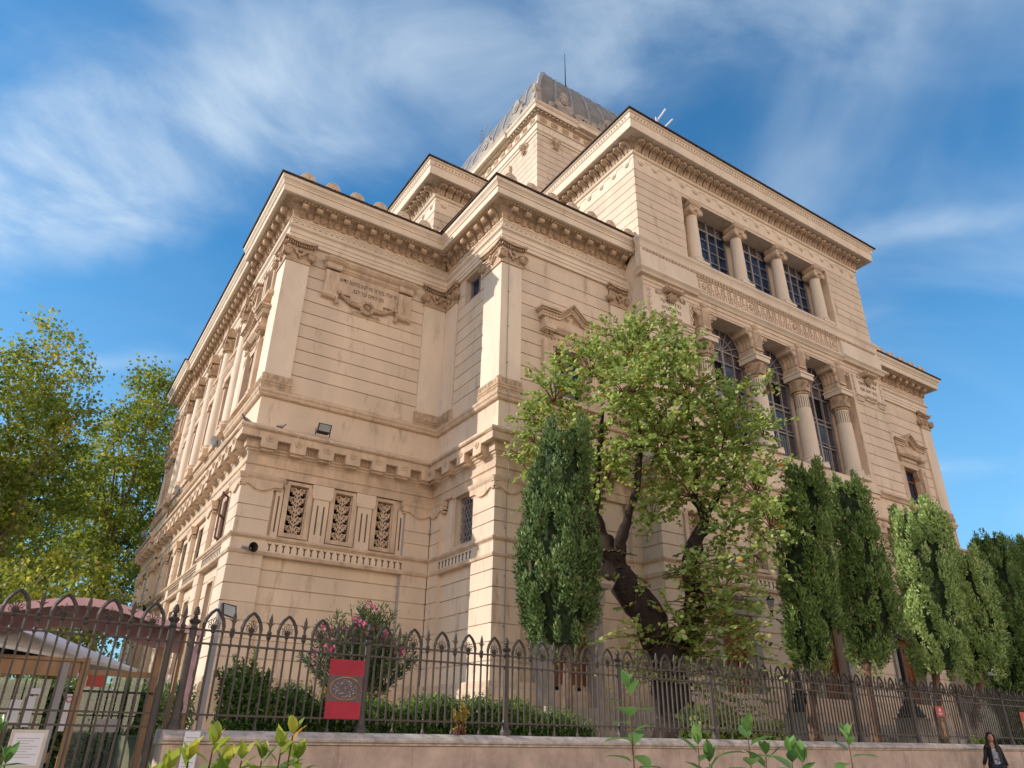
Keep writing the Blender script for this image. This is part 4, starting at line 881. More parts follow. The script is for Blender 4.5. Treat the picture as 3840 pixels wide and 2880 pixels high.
def crest(F,c,w_,h):
    pts=[(c-w_,0),(c+w_,0),(c+w_,.25*h),(c+w_*.8,.35*h),(c+w_*.62,.3*h),(c+w_*.5,.62*h),(c+w_*.34,.6*h),(c+w_*.2,.95*h),(c,1.05*h),(c-w_*.2,.95*h),(c-w_*.34,.6*h),(c-w_*.5,.62*h),(c-w_*.62,.3*h),(c-w_*.8,.35*h),(c-w_,.25*h)]
    U.prism(F,[(u,40.02+z) for u,z in pts],.1,.42); U.disc(F,c,40.0+h*.62,.32,.42,.50,12); U.spiral(F,c-w_*.6,40.3,.28,.46,1.6,.07,1); U.spiral(F,c+w_*.6,40.3,.28,.46,1.6,.07,-1)
    U.disc(F,c,40.0+h*.62,.16,.5,.55,10)
    for q in range(9): aa=PI*q/8; U.tube([F.P(c+.36*math.cos(aa),40.0+h*.62+.36*math.sin(aa),.45),F.P(c+.55*math.cos(aa),40+h*.55+.5*math.sin(aa),.43)],[.06,.03],4)
for F,a,b,m0,m1 in DRR:
    cc=(a+b)/2; crest(F,cc,1.9,1.9)
    for u in (a+2.0,b-2.0): crest(F,u,1.35,2.1)
    for k in range(9):
        u=cc-2.6+.65*k; U.fb(F,u-.12,u+.12,40.0,40.8,.15,.35); U.fb(F,u-.3,u+.3,40.7,41.0,.16,.34); U.ball(F.P(u+.3,40.45,.3),.16,6,5)
    for u in (a-.25,b+.25): U.prism(F,[(u-.35,40),(u+.35,40),(u+.2,40.9),(u+.28,41.3),(u,41.75),(u-.28,41.3),(u-.2,40.9)],.0,.45); U.spiral(F,u,41.15,.22,.48,1.5,.05)
U.build('drum_cresting',MT['stone'],BLD,clean=False)
# dome: square cloister vault with ribs
CXD,CYD=26.4,35.3; HW=6.15
PR=[(0,40.0),(.05,40.9),(.25,42.3),(.6,43.6),(1.1,44.8),(1.8,46.0),(2.6,47.0),(3.5,47.85),(4.5,48.45),(5.4,48.75),(HW,48.85)]
D=MB(); n=8
for (ux,uy,nx,ny) in ((1,0,0,-1),(0,-1,-1,0),(-1,0,0,1),(0,1,1,0)):
    for j in range(len(PR)-1):
        i0,z0=PR[j]; i1,z1=PR[j+1]; h0=HW-i0; h1=HW-i1
        for k in range(n):
            t0=-1+2*k/n; t1=-1+2*(k+1)/n
            for q in range(3): # slight scallop between ribs
                a0=t0+(t1-t0)*q/3; a1=t0+(t1-t0)*(q+1)/3; s0=math.sin(PI*q/3)*.10; s1=math.sin(PI*(q+1)/3)*.10
                f=lambda t,h,z,s:(CXD+ux*t*h+nx*(h+s*min(1,h/3)),CYD+uy*t*h+ny*(h+s*min(1,h/3)),z)
                D.quad(f(a0,h0,z0,s0),f(a1,h0,z0,s1),f(a1,h1,z1,s1),f(a0,h1,z1,s0))
do=D.build('dome',MT['lead'],BLD,True,clean=False)
Rb=MB()
for (ux,uy,nx,ny) in ((1,0,0,-1),(0,-1,-1,0),(-1,0,0,1),(0,1,1,0)):
    for k in range(n+0):
        t=-1+2*k/n; pts=[(CXD+ux*t*(HW-i)+nx*(HW-i+.03),CYD+uy*t*(HW-i)+ny*(HW-i+.03),z) for i,z in PR[:-1]]
        Rb.tube(pts,.16 if k==0 else .10,6)
Rb.build('dome_rib',MT['rib'],do,True)
m=MB(); m.tube([(24.1,30.9,46.0),(24.1,30.9,49.6)],[.05,.02],5); m.build('lightning_rod',MT['darkiron'],BLD)
m=MB()
for k in range(2): m.tube([(21.9+.35*k,40.5,43.5),(22.0+.35*k,40.2,46.4),(22.5+.35*k,39.9,48.9)],.045,4)
for k in range(12): z=44+.4*k; m.tube([(21.95+.02*k,40.4,z),(22.3+.02*k,40.4,z)],.03,4)
m.build('roof_ladder',MT['grey'],BLD)
ant=tag(MB().tube([(21.2,19.5,27.4),(21.2,19.5,31.1)],.035,5).tube([(21.2,19.5,30.75),(22.0,19.5,32.15)],.05,5).tube([(21.45,19.8,30.2),(22.6,19.6,31.85)],.05,5).tube([(21.2,19.5,30.2),(21.45,19.8,30.2)],.03,4).build('roof_antenna',MT['paper']),'thin white forked antenna on the upper roof edge of the columned bay','antenna')
# ================================================================ inscriptions
def text(s,F,u,z,d,size,m,parent,name='lettering',ext=.006,width=None):
    cu=bpy.data.curves.new(name,'FONT'); cu.body=s; cu.size=size; cu.space_character=1.0; cu.extrude=ext; cu.align_x='CENTER'; cu.align_y='CENTER'; cu.materials.append(MT[m])
    o=bpy.data.objects.new(name,cu); COL.objects.link(o); o.parent=parent
    ux=Vector((F.u[0],F.u[1],0)); n=Vector((F.n[0],F.n[1],0))
    if ux.cross(Vector((0,0,1))).dot(n)<0: ux=-ux
    Mx=Matrix.Identity(4); zz=Vector((0,0,1))
    for i in range(3): Mx[i][0]=ux[i]; Mx[i][1]=zz[i]; Mx[i][2]=n[i]
    p=Vector(F.P(u,z,d)); par=parent
    off=Vector((0,0,0))
    if parent.type!='EMPTY' and parent.parent is not None: off=Vector(parent.parent.location)+Vector(parent.location) if parent.parent.type=='EMPTY' else off
    if parent.type=='EMPTY': off=Vector(parent.location)
    for i in range(3): Mx[i][3]=(p-off)[i]
    bpy.context.view_layer.update(); me=bpy.data.meshes.new_from_object(o.evaluated_get(bpy.context.evaluated_depsgraph_get()))
    if width:
        xs_=[v.co.x for v in me.vertices]; k=width/(max(xs_)-min(xs_)); c0=(max(xs_)+min(xs_))/2
        for v in me.vertices: v.co.x=(v.co.x-c0)*k
    bpy.data.objects.remove(o)
    o=bpy.data.objects.new(name,me); COL.objects.link(o); o.parent=parent; o.matrix_local=Mx; return o
heb=lambda s:s[::-1]
f=MB(); B=-RB
f.fb(AF,6.95,9.5,17.55,18.0,B,B+.10); f.fb(AF,6.95,9.5,17.05,17.55,B,B+.098); f.fb(AF,7.5,8.9,16.85,17.05,B,B+.096)
for a,b in ((6.40,6.95),(9.5,10.08)): f.fb(AF,a+.003,b-.003,16.85,17.9,B,B+.16); f.prism(AF,[(a+.2,17.7),(a+.36,17.7),(a+.3,17.35),(a+.28,17.0),(a+.24,17.35)],B+.16,B+.19)
pc=[(B,17.98),(B+.12,17.98),(B+.16,18.02),(B+.17,18.2),(B+.26,18.26),(B+.34,18.36),(B+.34,18.42),(B,18.45)]
f.mould(AF,6.38,10.1,pc,1,1)
for a,b in ((6.38,7.0),(9.48,10.1)): f.mould(AF,a,b,[(d+.08,z+.0) for d,z in pc],0,0)
for k in range(30): u=6.45+.123*k; f.fb(AF,u-.04,u+.04,18.06,18.18,B+.17,B+.2)
for a,b in ((6.36,6.98),(9.45,10.12)): f.mould(AF,a,b,[(B,16.86),(B+.2,16.86),(B+.22,16.80),(B+.2,16.76),(B+.1,16.68),(B,16.66)]); [f.fb(AF,a+.05+.1*i,a+.1+.1*i,16.68,16.75,B+.1,B+.19) for i in range(6)]
ip=f.build('inscription_panel',MT['trim'],BLD,clean=False)
text(heb("מי יעלה בהר ה' ומי יקום במקום קדשו"),AF,8.22,17.66,.003,.25,'inkg',ip,width=2.42)
text(heb("נקי כפים ובר לבב"),AF,8.22,17.32,.003,.25,'inkg',ip,width=1.32)
g=MB(); wz=16.72
for k in range(14): a=2*PI*k/14; g.ball(AF.P(8.22+.24*math.cos(a),wz+.24*math.sin(a),B+.14),.085,6,4)
g.disc(AF,8.22,wz,.16,B,B+.12,10)
for k in range(6): a=2*PI*k/6+PI/2; g.tube([AF.P(8.22,wz,B+.15),AF.P(8.22+.14*math.cos(a),wz+.14*math.sin(a),B+.14)],[.05,.015],4)
for s in (-1,1):
    for i in range(14):
        t=i/13; u=8.22+s*(.28+.92*t); z=wz+.02+.34*t**1.6-.10*math.sin(PI*t); g.ball(AF.P(u,z,B+.12),.10-.05*t,6,4); g.tube([AF.P(u,z,B+.14),AF.P(u-s*.08,z+(.12 if i%2 else -.12)*(1-.5*t),B+.16)],[.035,.01],3)
    u=8.22+s*1.22; g.ball(AF.P(u,17.0,B+.18),.085,7,5); g.tube([AF.P(u+s*.02,16.95,B+.15),AF.P(u+s*.03,16.7,B+.12)],.035,5); g.ball(AF.P(u+s*.03,16.6,B+.13),.09,7,5,(1,1,1.3))
    g.tube([AF.P(8.22+s*.2,16.5,B+.12),AF.P(8.22+s*.35,16.42,B+.1),AF.P(8.22+s*.45,16.47,B+.1),AF.P(8.22+s*.6,16.38,B+.1)],.03,4)
g.build('garland',MT['orn'],ip,clean=False)
def biblepanel(x0,x1,l1,l2):
    c=(x0+x1)/2; f=MB(); f.fb(CF,x0+.12,x1-.12,17.4,18.55,0,.03)
    for a,b,z in ((x0,x0+.75,17.36),(x0+.75,x0+1.15,17.46),(x0+1.15,x1-1.15,17.22),(x1-1.15,x1-.75,17.46),(x1-.75,x1,17.36)):
        f.mould(CF,a,b,[(0,z),(.14,z-.01),(.16,z-.06),(.1,z-.1),(.0,z-.15)])
    for a in (x0+.75,x1-1.15):
        for k in range(3): f.ball(CF.P(a+.08+.12*k,17.22,.06),.055,5,4)
    for a in (x0+.05,x1-.55):
        for k in range(6): f.fb(CF,a+.09*k,a+.05+.09*k,17.02,17.15,0,.08)
        f.fb(CF,a-.02,a+.55,17.15,17.2,0,.1)
    for s,u in ((-1,x0+.08),(1,x1-.08)):
        for z in (18.4,18.05,17.7): f.spiral(CF,u,z,.1,.06,1.2,.03,s); f.fb(CF,u-.06,u+.06,z-.2,z-.1,0,.06)
    o=f.build('inscription_panel',MT['fasc'],BLD,clean=False)
    text(heb(l1),CF,c,18.12,.033,.26,'inkg',o,width=1.15 if x0<20 else 1.5); text(heb(l2),CF,c,17.78,.033,.26,'inkg',o,width=1.1 if x0<20 else 1.4)
    g=MB(); g.side(CF,[(0,18.5),(.30,18.5),(.42,18.58),(.42,18.68),(.32,18.74),(0,18.74)],c-.42,c+.42); 
    for s in (-1,1): g.spiral(CF,c+s*.42,18.62,.14,.36,1.5,.035,s); g.spiral(CF,c+s*.78,18.42,.1,.05,1.3,.03,s); g.tube([CF.P(c+s*.5,18.5,.1),CF.P(c+s*.66,18.36,.05)],.03,4)
    for k in range(7): a=-PI/2+(k-3)*.36; g.tube([CF.P(c+.12*math.cos(a),18.5+.1*math.sin(a),.26),CF.P(c+.32*math.cos(a),18.5+.38*math.sin(a),.1)],[.07,.035],5)
    g.build('shell_ornament',MT['orn'],o,clean=False)
biblepanel(18.25,20.75,"מרבה צדקה","מרבה שלום"); biblepanel(32.2,34.65,"עשה צדקה ומשפט","נבחר ליהוה מזבח")
# ================================================================ things on the building
def flood(loc,rz,label,tilt=-.5,group=None,mat_='darkiron',s=1.0):
    o=lempty('floodlight',loc,label,'floodlight',group,rz)
    m=MB(); m.hexa([(-.24*s,-.10*s,.12*s),(.24*s,-.10*s,.12*s),(.20*s,.12*s,.12*s),(-.20*s,.12*s,.12*s),(-.24*s,-.20*s,.40*s),(.24*s,-.20*s,.40*s),(.17*s,.10*s,.34*s),(-.17*s,.10*s,.34*s)]); m.build('housing',MT[mat_],o)
    m=MB(); m.quad((-.20*s,-.112*s,.15*s),(.20*s,-.112*s,.15*s),(.20*s,-.198*s,.37*s),(-.20*s,-.198*s,.37*s)); m.build('lamp_lens',MT['lampglass'],o)
    m=MB(); [m.tube([(q*.25*s,0,0),(q*.26*s,-.02,.25*s)],.018,4) for q in (-1,1)]; m.build('bracket',MT['darkiron'],o); return o
GPF='floodlights standing on the mid ledge'
flood((7.05,23.3,10.86),0,'black floodlight on the shaded front ledge, beside the pigeon',group=GPF)
flood((4.25,26.9,10.9),R(-90),'grey floodlight on the sunlit side ledge, nearest the corner',group=GPF,mat_='grey')
flood((4.25,34.1,10.9),R(-90),'grey floodlight halfway along the sunlit side ledge',group=GPF,mat_='grey')
flood((4.25,43.9,10.9),R(-90),'grey floodlight at the far end of the sunlit side ledge, against the trees',group=GPF,mat_='grey')
def pigeon(loc,rz,label):
    o=lempty('pigeon',loc,label,'pigeon','pigeons on the ledge',rz); m=MB()
    prof=[(-.17,.10,.012,.02),(-.10,.11,.03,.03),(-.03,.125,.055,.055),(.04,.14,.06,.062),(.09,.17,.05,.05),(.12,.215,.03,.03),(.14,.245,.03,.032),(.165,.25,.022,.024),(.18,.245,.008,.008)]
    vs=[];fs=[];k=8
    for x,z,ry,rz_ in prof:
        for i in range(k): a=2*PI*i/k; vs.append((x,ry*math.cos(a),z+rz_*math.sin(a)))
    for j in range(len(prof)-1):
        for i in range(k): fs.append((j*k+i,j*k+(i+1)%k,(j+1)*k+(i+1)%k,(j+1)*k+i))
    m.add(vs,fs+[tuple(range(k)),tuple((len(prof)-1)*k+i for i in range(k))]); m.build('body',MT['pigeon'],o,True)
    m=MB(); [m.prism(Fr((0,0),(1,0),(0,1)),[(-.2,.09),(-.1,.08),(.05,.11),(.07,.16),(0,.17),(-.12,.13)],s*.05-.012,s*.05+.012) for s in (-1,1)]; m.build('wing',MT['grey'],o)
    m=MB(); [m.tube([(.01,s*.025,.1),(.02,s*.025,0),(.05,s*.025,0)],.006,4) for s in (-1,1)]; m.build('foot',MT['red2'],o); m=MB(); m.tube([(.175,0,.247),(.205,0,.235)],[.008,.002],4); m.build('beak',MT['darkiron'],o)
pigeon((4.42,23.3,10.73),R(200),'pigeon perched on the very corner of the ledge'); pigeon((5.62,23.35,10.77),R(20),'pigeon on the front ledge between the corner and the black floodlight')
def horn(loc,rz,label,mt):
    o=lempty('horn_loudspeaker',loc,label,'loudspeaker',None,rz); F=None
    m=MB(); prof=[(.04,0),(.05,.08),(.09,.18),(.16,.26)]; vs=[];k=14
    for r,y in prof:
        for i in range(k): a=2*PI*i/k; vs.append((r*math.cos(a),-.1-y,r*math.sin(a)))
    m.add(vs,[(j*k+i,j*k+(i+1)%k,(j+1)*k+(i+1)%k,(j+1)*k+i) for j in range(3) for i in range(k)]); m.build('horn',MT[mt],o,True)
    m=MB(); m.box(-.05,.05,-.14,.02,-.05,.05); m.box(-.2,.0,-.02,.03,.0,.06); m.build('driver',MT['grey'],o)
horn((5.28,23.58,6.72),R(15),'small dark horn loudspeaker under the tulip frieze near the corner','darkiron')
o=horn((20.9,18.05,7.3),R(30),'grey horn loudspeaker on the bay wall above the tulip frieze, behind the leafy tree','grey')
# ================================================================ boundary wall
WALL=empty('boundary_wall',FF.P(20,0,0),'low pinkish travertine wall with coping under the iron fence','wall')
m=MB(); s=2.36
while s<70:
    L_=1.9 if int(s*7)%3 else 2.35; m.fb(FF,s+.003,s+L_-.003,0,1.365,-.30,.14); s+=L_
m.fb(FF,2.4,69,0,1.36,-.28,.132); m.build('wall_face',MT['trav'],WALL,clean=False)
m=MB(); m.mould(FF,2.34,70.2,[(-.34,1.37),(.15,1.37),(.17,1.38),(.17,1.40),(.21,1.42),(.22,1.45),(.20,1.475),(.06,1.545),(-.36,1.553)]); m.build('coping',MT['travtop'],WALL,clean=False)
# ================================================================ iron fence
FRZ=math.atan2(.0349,.9994); SP=2.785; BSx=SP/20
FL_=Fr((0,0),(1,0),(0,-1))
def arch_m():
    m=MB(); pts=[]
    b=BSx
    for s in (-1,1):
        q=[(s*b,2.55),(s*b,2.86),(s*b*1.02,2.95),(s*b*.86,3.04),(s*b*.5,3.12),(0,3.185)]
        m.tube([(u,0,z) for u,z in q],[.020,.020,.028,.028,.026,.022],5)
    # urn and palmette
    m.lathe((0,0,0),[(.014,2.80),(.018,2.84),(.035,2.86),(.028,2.88),(.045,2.92),(.05,2.935),(.02,2.945)],8)
    for k in range(5):
        a=PI/2+(k-2)*.52; l=.13 if k==2 else .11
        m.tube([(.015*math.cos(a),0,2.94),(l*.6*math.cos(a)-.018*math.sin(a),0,2.94+l*.6*math.sin(a)+.018*math.cos(a)),(l*math.cos(a),0,2.94+l*math.sin(a)),(l*.6*math.cos(a)+.018*math.sin(a),0,2.94+l*.6*math.sin(a)-.018*math.cos(a)),(.015*math.cos(a),0,2.94)],.008,3)
    for s in (-1,1): m.spiral(FL_,s*.055,2.93,.03,0,1.2,.007,s,3)
    return m
def spear_m():
    m=MB(); m.lathe((0,0,0),[(.018,2.80),(.038,2.84),(.038,2.86),(.022,2.88),(.038,2.90),(.038,2.92),(.02,2.94),(.022,3.0),(.015,3.02)],7)
    m.prism(FL_,[(0,3.0),(.028,3.06),(.025,3.11),(0,3.20),(-.025,3.11),(-.028,3.06)],-.012,.012)
    for s in (-1,1): m.tube([(0,0,2.99),(s*.03,0,3.04),(s*.075,0,3.06)],[.016,.014,.004],4); m.tube([(0,-s*.0,2.98),(0,s*.05,3.03)],[.01,.003],4)
    return m
def panel_m(nb=20,feet=True,i0=1,i1=None,x0=0,x1=SP,low=1.68):
    m=MB(); i1=nb if i1 is None else i1
    for z in (2.875,2.69,1.745): m.box(x0,x1,-.018,.018,z-.014,z+.014)
    for i in range(i0,i1):
        x=i*BSx; r=.0185; c=i%4
        if c in (1,3): m.tube([(x,0,low+.02),(x,0,2.56)],r,4); m.tube([(x,0,low+.03),(x,0,low-.03)],[.013,.002],4)
        else:
            m.tube([(x,0,low+.03),(x,0,2.81)],r,4); m.lathe((x,0,0),[(.013,2.655),(.027,2.68),(.027,2.71),(.013,2.735)],6)
            if c==0 and feet: m.lathe((x,0,0),[(.034,1.553),(.034,1.58),(.016,1.62),(.016,1.71),(.028,1.73),(.028,1.765),(.013,1.79)],6)
            else: m.ball((x,0,low+.01),.024,5,4)
        m.ball((x,0,2.875),.017,4,3)
    return m
def post_m(zb=1.553,r=.052):
    m=MB(); m.lathe((0,0,0),[(r*1.9,zb),(r*1.9,zb+.05),(r*1.3,zb+.12),(r*1.25,zb+.2),(r,1.80),(r,2.86),(r*1.25,2.885),(r*.95,2.91),(r*.95,2.94),(r*1.5,2.975),(r*1.65,2.99),(r*1.1,3.015),(r*.5,3.03),(r*.8,3.045),(r*.5,3.06)],10); return m
def cone_m():
    m=MB(); m.lathe((0,0,0),[(.016,3.055),(.036,3.085),(.040,3.11),(.032,3.15),(.018,3.185),(.003,3.205)],10)
    for j in range(5):
        for k in range(7): a=2*PI*(k+.5*(j%2))/7; r=[.036,.040,.036,.029,.018][j]; m.ball((r*math.cos(a),r*math.sin(a),3.085+.024*j),.011,4,3)
    return m
FENCE=lempty('iron_fence',FF.P(0,0,0),'long dark iron fence with pointed arches and pine-cone posts on the low wall','fence',rz=FRZ)
def me_of(m,name): 
    o=m.build(name,MT['iron'],None); me=o.data; bpy.data.objects.remove(o); return me
ME=dict(arch=me_of(arch_m(),'pointed_arch'),spear=me_of(spear_m(),'spear_finial'),panel=me_of(panel_m(),'railing_panel'),post=me_of(post_m(),'fence_post'),cone=me_of(cone_m(),'pine_cone_finial'))
def inst(name,me,par,x=0): o=bpy.data.objects.new(name,me); COL.objects.link(o); o.parent=par; o.location=(x,0,0); return o
for k in range(-1,15):
    s0=5.275+SP*k; p=inst('fence_post',ME['post'],FENCE,s0); inst('pine_cone_finial',ME['cone'],p)
    if k==14: break
    q=inst('railing_panel',ME['panel'],FENCE,s0)
    for i in (2,6,10,14,18): inst('pointed_arch',ME['arch'],q,i*BSx)
    for i in (4,8,12,16): inst('spear_finial',ME['spear'],q,i*BSx)
GATE=lempty('iron_gate',FF.P(0,0,0),'dark iron gate leaf with pointed arches in front of the pink awning','gate',rz=FRZ)
pm=post_m(.0,.05).build('gate_post',MT['iron'],GATE); pm.location=(2.2,0,0); inst('pine_cone_finial',ME['cone'],pm)
lp=MB()
for z in (2.875,2.69,1.745): lp.box(2.24,2.44,-.014,.014,z-.01,z+.01)
lp.tube([(2.34,0,1.6),(2.34,0,2.81)],.0125,4)
q=lp.build('railing_panel',MT['iron'],GATE); inst('spear_finial',ME['spear'],q,2.34)
gp=MB()
for z in (2.875,2.69,1.745,1.58,.3): gp.box(-2.2,2.16,-.016,.016,z-.012,z+.012)
nG=31
for i in range(-31,0):
    x=2.2+i*BSx; c=(-i)%4
    gp.tube([(x,0,.15),(x,0,2.56 if c in (1,3) else 2.81)],.0185,4)
    if c in (0,2): gp.lathe((x,0,0),[(.013,2.655),(.027,2.68),(.027,2.71),(.013,2.735)],6)
q=gp.build('gate_leaf',MT['iron'],GATE)
for i in range(-31,0):
    c=(-i)%4
    if c==2: inst('pointed_arch',ME['arch'],q,2.2+i*BSx)
    if c==0: inst('spear_finial',ME['spear'],q,2.2+i*BSx)
# drain pipe / second slim posts by the gate
# ---- posters on the fence
def sheet(name,u0,u1,z0,z1,m_,par,d=.03,t=.012): return MB().fb(FF,u0,u1,z0,z1,d,d+t).build(name,MT[m_],par)
P1=empty('poster',FF.P(4.93,1.7,.03),'red poster with a dark oval picture band, tied to the fence before the oleander','poster')
sheet('backing',4.63,5.22,1.74,2.61,'red',P1); pp=sheet('picture',4.632,5.218,1.99,2.37,'mauve',P1,.043,.003)
m=MB(); n=28
m.tube([FF.P(4.925+.255*math.cos(a),2.18+.165*math.sin(a),.048) for a in np.linspace(0,2*PI,n)],.012,4); m.build('oval_rim',MT['ochre'],pp)
m=MB(); 
for k in range(40): a=2*PI*k/40; rr=random.uniform(.45,.92); m.ball(FF.P(4.925+.235*rr*math.cos(a),2.18+.15*rr*math.sin(a),.048),random.uniform(.008,.02),5,3,(1,.3,.7))
m.build('swirl',MT['grey'],pp); m=MB().ball(FF.P(4.925,2.18,.05),.018,8,5,(1,.3,1)).build('centre_dot',MT['ochre'],pp)
def poster2(u0,u1,lab):
    P=empty('poster',FF.P((u0+u1)/2,1.7,.03),lab,'poster','exhibition posters on the far fence'); sheet('backing',u0,u1,1.67,2.53,'brown' if u0<25 else 'ochre',P); h=sheet('heading',u0+.002,u1-.002,2.26,2.528,'red2',P,.043,.003)
    c=(u0+u1)/2; m=MB(); m.prism(FF,[(c-.06,2.40),(c+.06,2.40),(c+.055,2.43),(c+.03,2.46),(c,2.49),(c-.03,2.46),(c-.055,2.43)],.046,.05)
    for z,w_ in ((2.375,.16),(2.34,.26),(2.32,.22),(2.295,.12)): m.fb(FF,c-w_/2,c+w_/2,z,z+.010,.046,.05)
    m.build('emblem_and_lines',MT['paper'],h)
    m=MB(); m.ball(FF.P(c,2.18,.05),.03,8,5,(1,.2,1)); m.prism(FF,[(c-.07,2.12),(c+.07,2.12),(c+.085,1.95),(c+.05,1.86),(c-.05,1.86),(c-.085,1.95)],.044,.05); m.prism(FF,[(c-.05,1.86),(c+.05,1.86),(c+.09,1.75),(c+.06,1.72),(c,1.80),(c-.06,1.72),(c-.09,1.75)],.044,.049); m.build('pale_figure',MT['ochre'] if u0<25 else MT['cream'],P)
poster2(23.18,23.66,'red-topped brown poster with a pale figure, on the fence left of the woman'); poster2(28.55,29.2,'red-topped ochre poster at the right edge of the photo')
NB=empty('notice_board',FF.P(.8,0,.05),'white notice sheet in a pale frame fixed to the gate','notice')
sheet('frame',.60,1.0,1.08,1.52,'cream',NB,.03,.02); nn=sheet('sheet',.64,.96,1.12,1.48,'paper',NB,.052,.003)
m=MB(); [m.fb(FF,.68,.92-.05*(k%3),1.42-.03*k,1.426-.03*k,.056,.058) for k in range(8)]; m.build('print_line',MT['grey'],nn)
NB=empty('notice_board',FF.P(2.7,0,.23),'white paper notice taped at the left end of the travertine wall','notice')
sheet('sheet',2.60,2.80,1.0,1.53,'paper',NB,.24,.004); m=MB(); [m.fb(FF,2.63,2.77-.03*(k%2),1.45-.05*k,1.458-.05*k,.245,.247) for k in range(8)]; m.build('print_line',MT['grey'],NB)
# ================================================================ lamps
def lamp(loc,label):
    o=lempty('street_lamp',loc,label,'street lamp','ornate street lamps before the steps')
    m=MB(); m.lathe((0,0,0),[(.34,0),(.34,.06),(.22,.12),(.20,.5),(.24,.55),(.14,.62),(.11,.9),(.13,.95),(.09,1.0),(.075,2.6),(.11,2.68),(.07,2.74),(.06,3.6)],12)
    for k in range(3): a=2*PI*k/3+.4; m.tube([(.1*math.cos(a),.1*math.sin(a),.42),(.3*math.cos(a),.3*math.sin(a),.3),(.38*math.cos(a),.38*math.sin(a),.06)],[.09,.08,.1],6); m.ball((.42*math.cos(a),.42*math.sin(a),.07),.10,7,5)
    for k in range(8): a=2*PI*k/8; m.ball((.11*math.cos(a),.11*math.sin(a),2.7),.04,5,4)
    m.build('pole',MT['darkiron'],o)
    for k in range(3):
        a=2*PI*k/3+.25; ca,sa=math.cos(a),math.sin(a); m=MB(); m.tube([(0,0,2.9),(.25*ca,.25*sa,2.75),(.5*ca,.5*sa,2.95),(.52*ca,.52*sa,3.15)],.025,5); arm=m.build('arm',MT['darkiron'],o)
        m=MB(); c=(.52*ca,.52*sa,3.15); m.lathe(c,[(.06,0),(.13,.34)],6,cap=False); m.build('lamp_shade',MT['lampglass'],arm); m=MB(); m.lathe(c,[(.02,-.06),(.07,0),(.02,.01)],6); m.lathe(c,[(.15,.34),(.10,.44),(.03,.5),(.01,.58)],6); m.build('cap',MT['darkiron'],arm)
    m=MB(); m.box(-.42,.42,-.42,.42,-.92,-.04); m.box(-.48,.48,-.48,.48,-.037,.0); m.build('pedestal',MT['stone'],o); return o
lamp((21.45,16.0,2.35),'dark ornate lamp on a white pedestal left of the second cypress from the left'); lamp((27.6,16.0,2.35),'dark ornate lamp showing between the third and fourth cypress')
def camlamp():
    o=lempty('floodlight',(2.62,12.75,0),'square floodlight on a slim grey pole behind the first fence arch','floodlight'); m=MB(); m.box(-.05,.02,-.04,.04,0,3.42); m.build('pole',MT['grey'],o)
    F=Fr((0,0),(1,0),(0,-1)); m=MB(); m.hexa([(.0,-.12,3.22),(.22,-.16,3.16),(.24,-.02,3.2),(.02,0,3.24),(-.02,-.08,3.42),(.2,-.12,3.38),(.22,0,3.36),(0,0,3.4)]); m.build('housing',MT['darkiron'],o); m=MB(); m.quad((.02,-.126,3.24),(.19,-.160,3.19),(.18,-.128,3.36),(.005,-.09,3.40)); m.build('lamp_lens',MT['lampglass'],o)
camlamp()
o=lempty('floodlight',(29.5,14,0),'pair of white floodlights on a pole among the cypresses behind the woman','floodlight'); MB().tube([(0,0,1.4),(0,0,4.3)],.05,6).build('pole',MT['darkiron'],o); MB().box(-.25,.1,-.2,.1,4.1,4.3).box(-.02,.3,-.2,.05,3.78,4.0).build('housing',MT['paper'],o)
# ================================================================ ticket booth, awning, parasol behind the gate
BO=empty('ticket_booth',(1.0,13.6,0),'timber and glass booth behind the gate under the pink awning','booth')
def bx(n,x0,x1,y0,y1,z0,z1,mt): return MB().box(x0,x1,y0,y1,z0,z1).build(n,MT[mt],BO)
bx('corner_post',.88,.99,13.45,13.56,0,2.52,'timber'); bx('top_rail',.992,1.98,13.48,13.54,2.28,2.36,'timber'); bx('mid_rail',.992,1.98,13.49,13.53,2.04,2.07,'darkiron'); bx('corner_post',1.90,2.0,13.5,13.6,0,2.75,'timber').location.z+=0
bx('glass_wall',.992,1.898,13.505,13.515,.1,2.275,'glass'); bx('glass_wall',-1.4,.55,13.6,13.61,.1,2.2,'glass'); bx('fascia',-1.6,.86,13.4,13.5,2.24,2.44,'timber')
bx('roof_slab',-1.6,.9,13.4,16.4,2.45,2.50,'timber'); bx('round_column',.60,.72,13.38,13.5,0,2.44,'grey'); bx('corner_post',.46,.54,14.2,14.3,0,2.3,'timber'); bx('back_rail',-1.6,.9,15.9,16,1.0,1.15,'timber'); bx('counter',-1.4,.5,14.6,15.0,0,1.1,'timber'); bx('shelf_frame',-.4,.4,13.62,13.66,1.9,1.96,'darkiron')
bx('notice_card',1.29,1.6,13.49,13.498,1.50,1.68,'grey'); s_=bx('sign_card',1.01,1.25,13.485,13.497,2.12,2.31,'red2'); 
for a,b,c,e in ((.28,.40,1.55,1.95),(.30,.44,1.98,2.06),(.10,.24,1.6,1.9),(.78,.86,1.5,2.0)): bx('notice_card',a,b,13.36,13.37,c,e,'paper')
MB().tube([(.83+.04*math.cos(a),13.355,1.93+.04*math.sin(a)) for a in np.linspace(0,2*PI,15)],.006,4).build('no_entry_ring',MT['red'],BO)
AW=empty('awning',(.8,13.5,0),'arched pink canvas awning with cream underside behind the gate','awning')
cv=lambda x: 3.28-.20*((x-.75)/1.0)**2 if abs(x-.75)<.9 else 3.118-.30*(abs(x-.75)-.9)
cv=lambda x: 2.93+.34*math.exp(-((x-.72)/1.15)**2)
xs=np.linspace(-1.6,2.42,25); m=MB(); v=MB(); c_=MB()
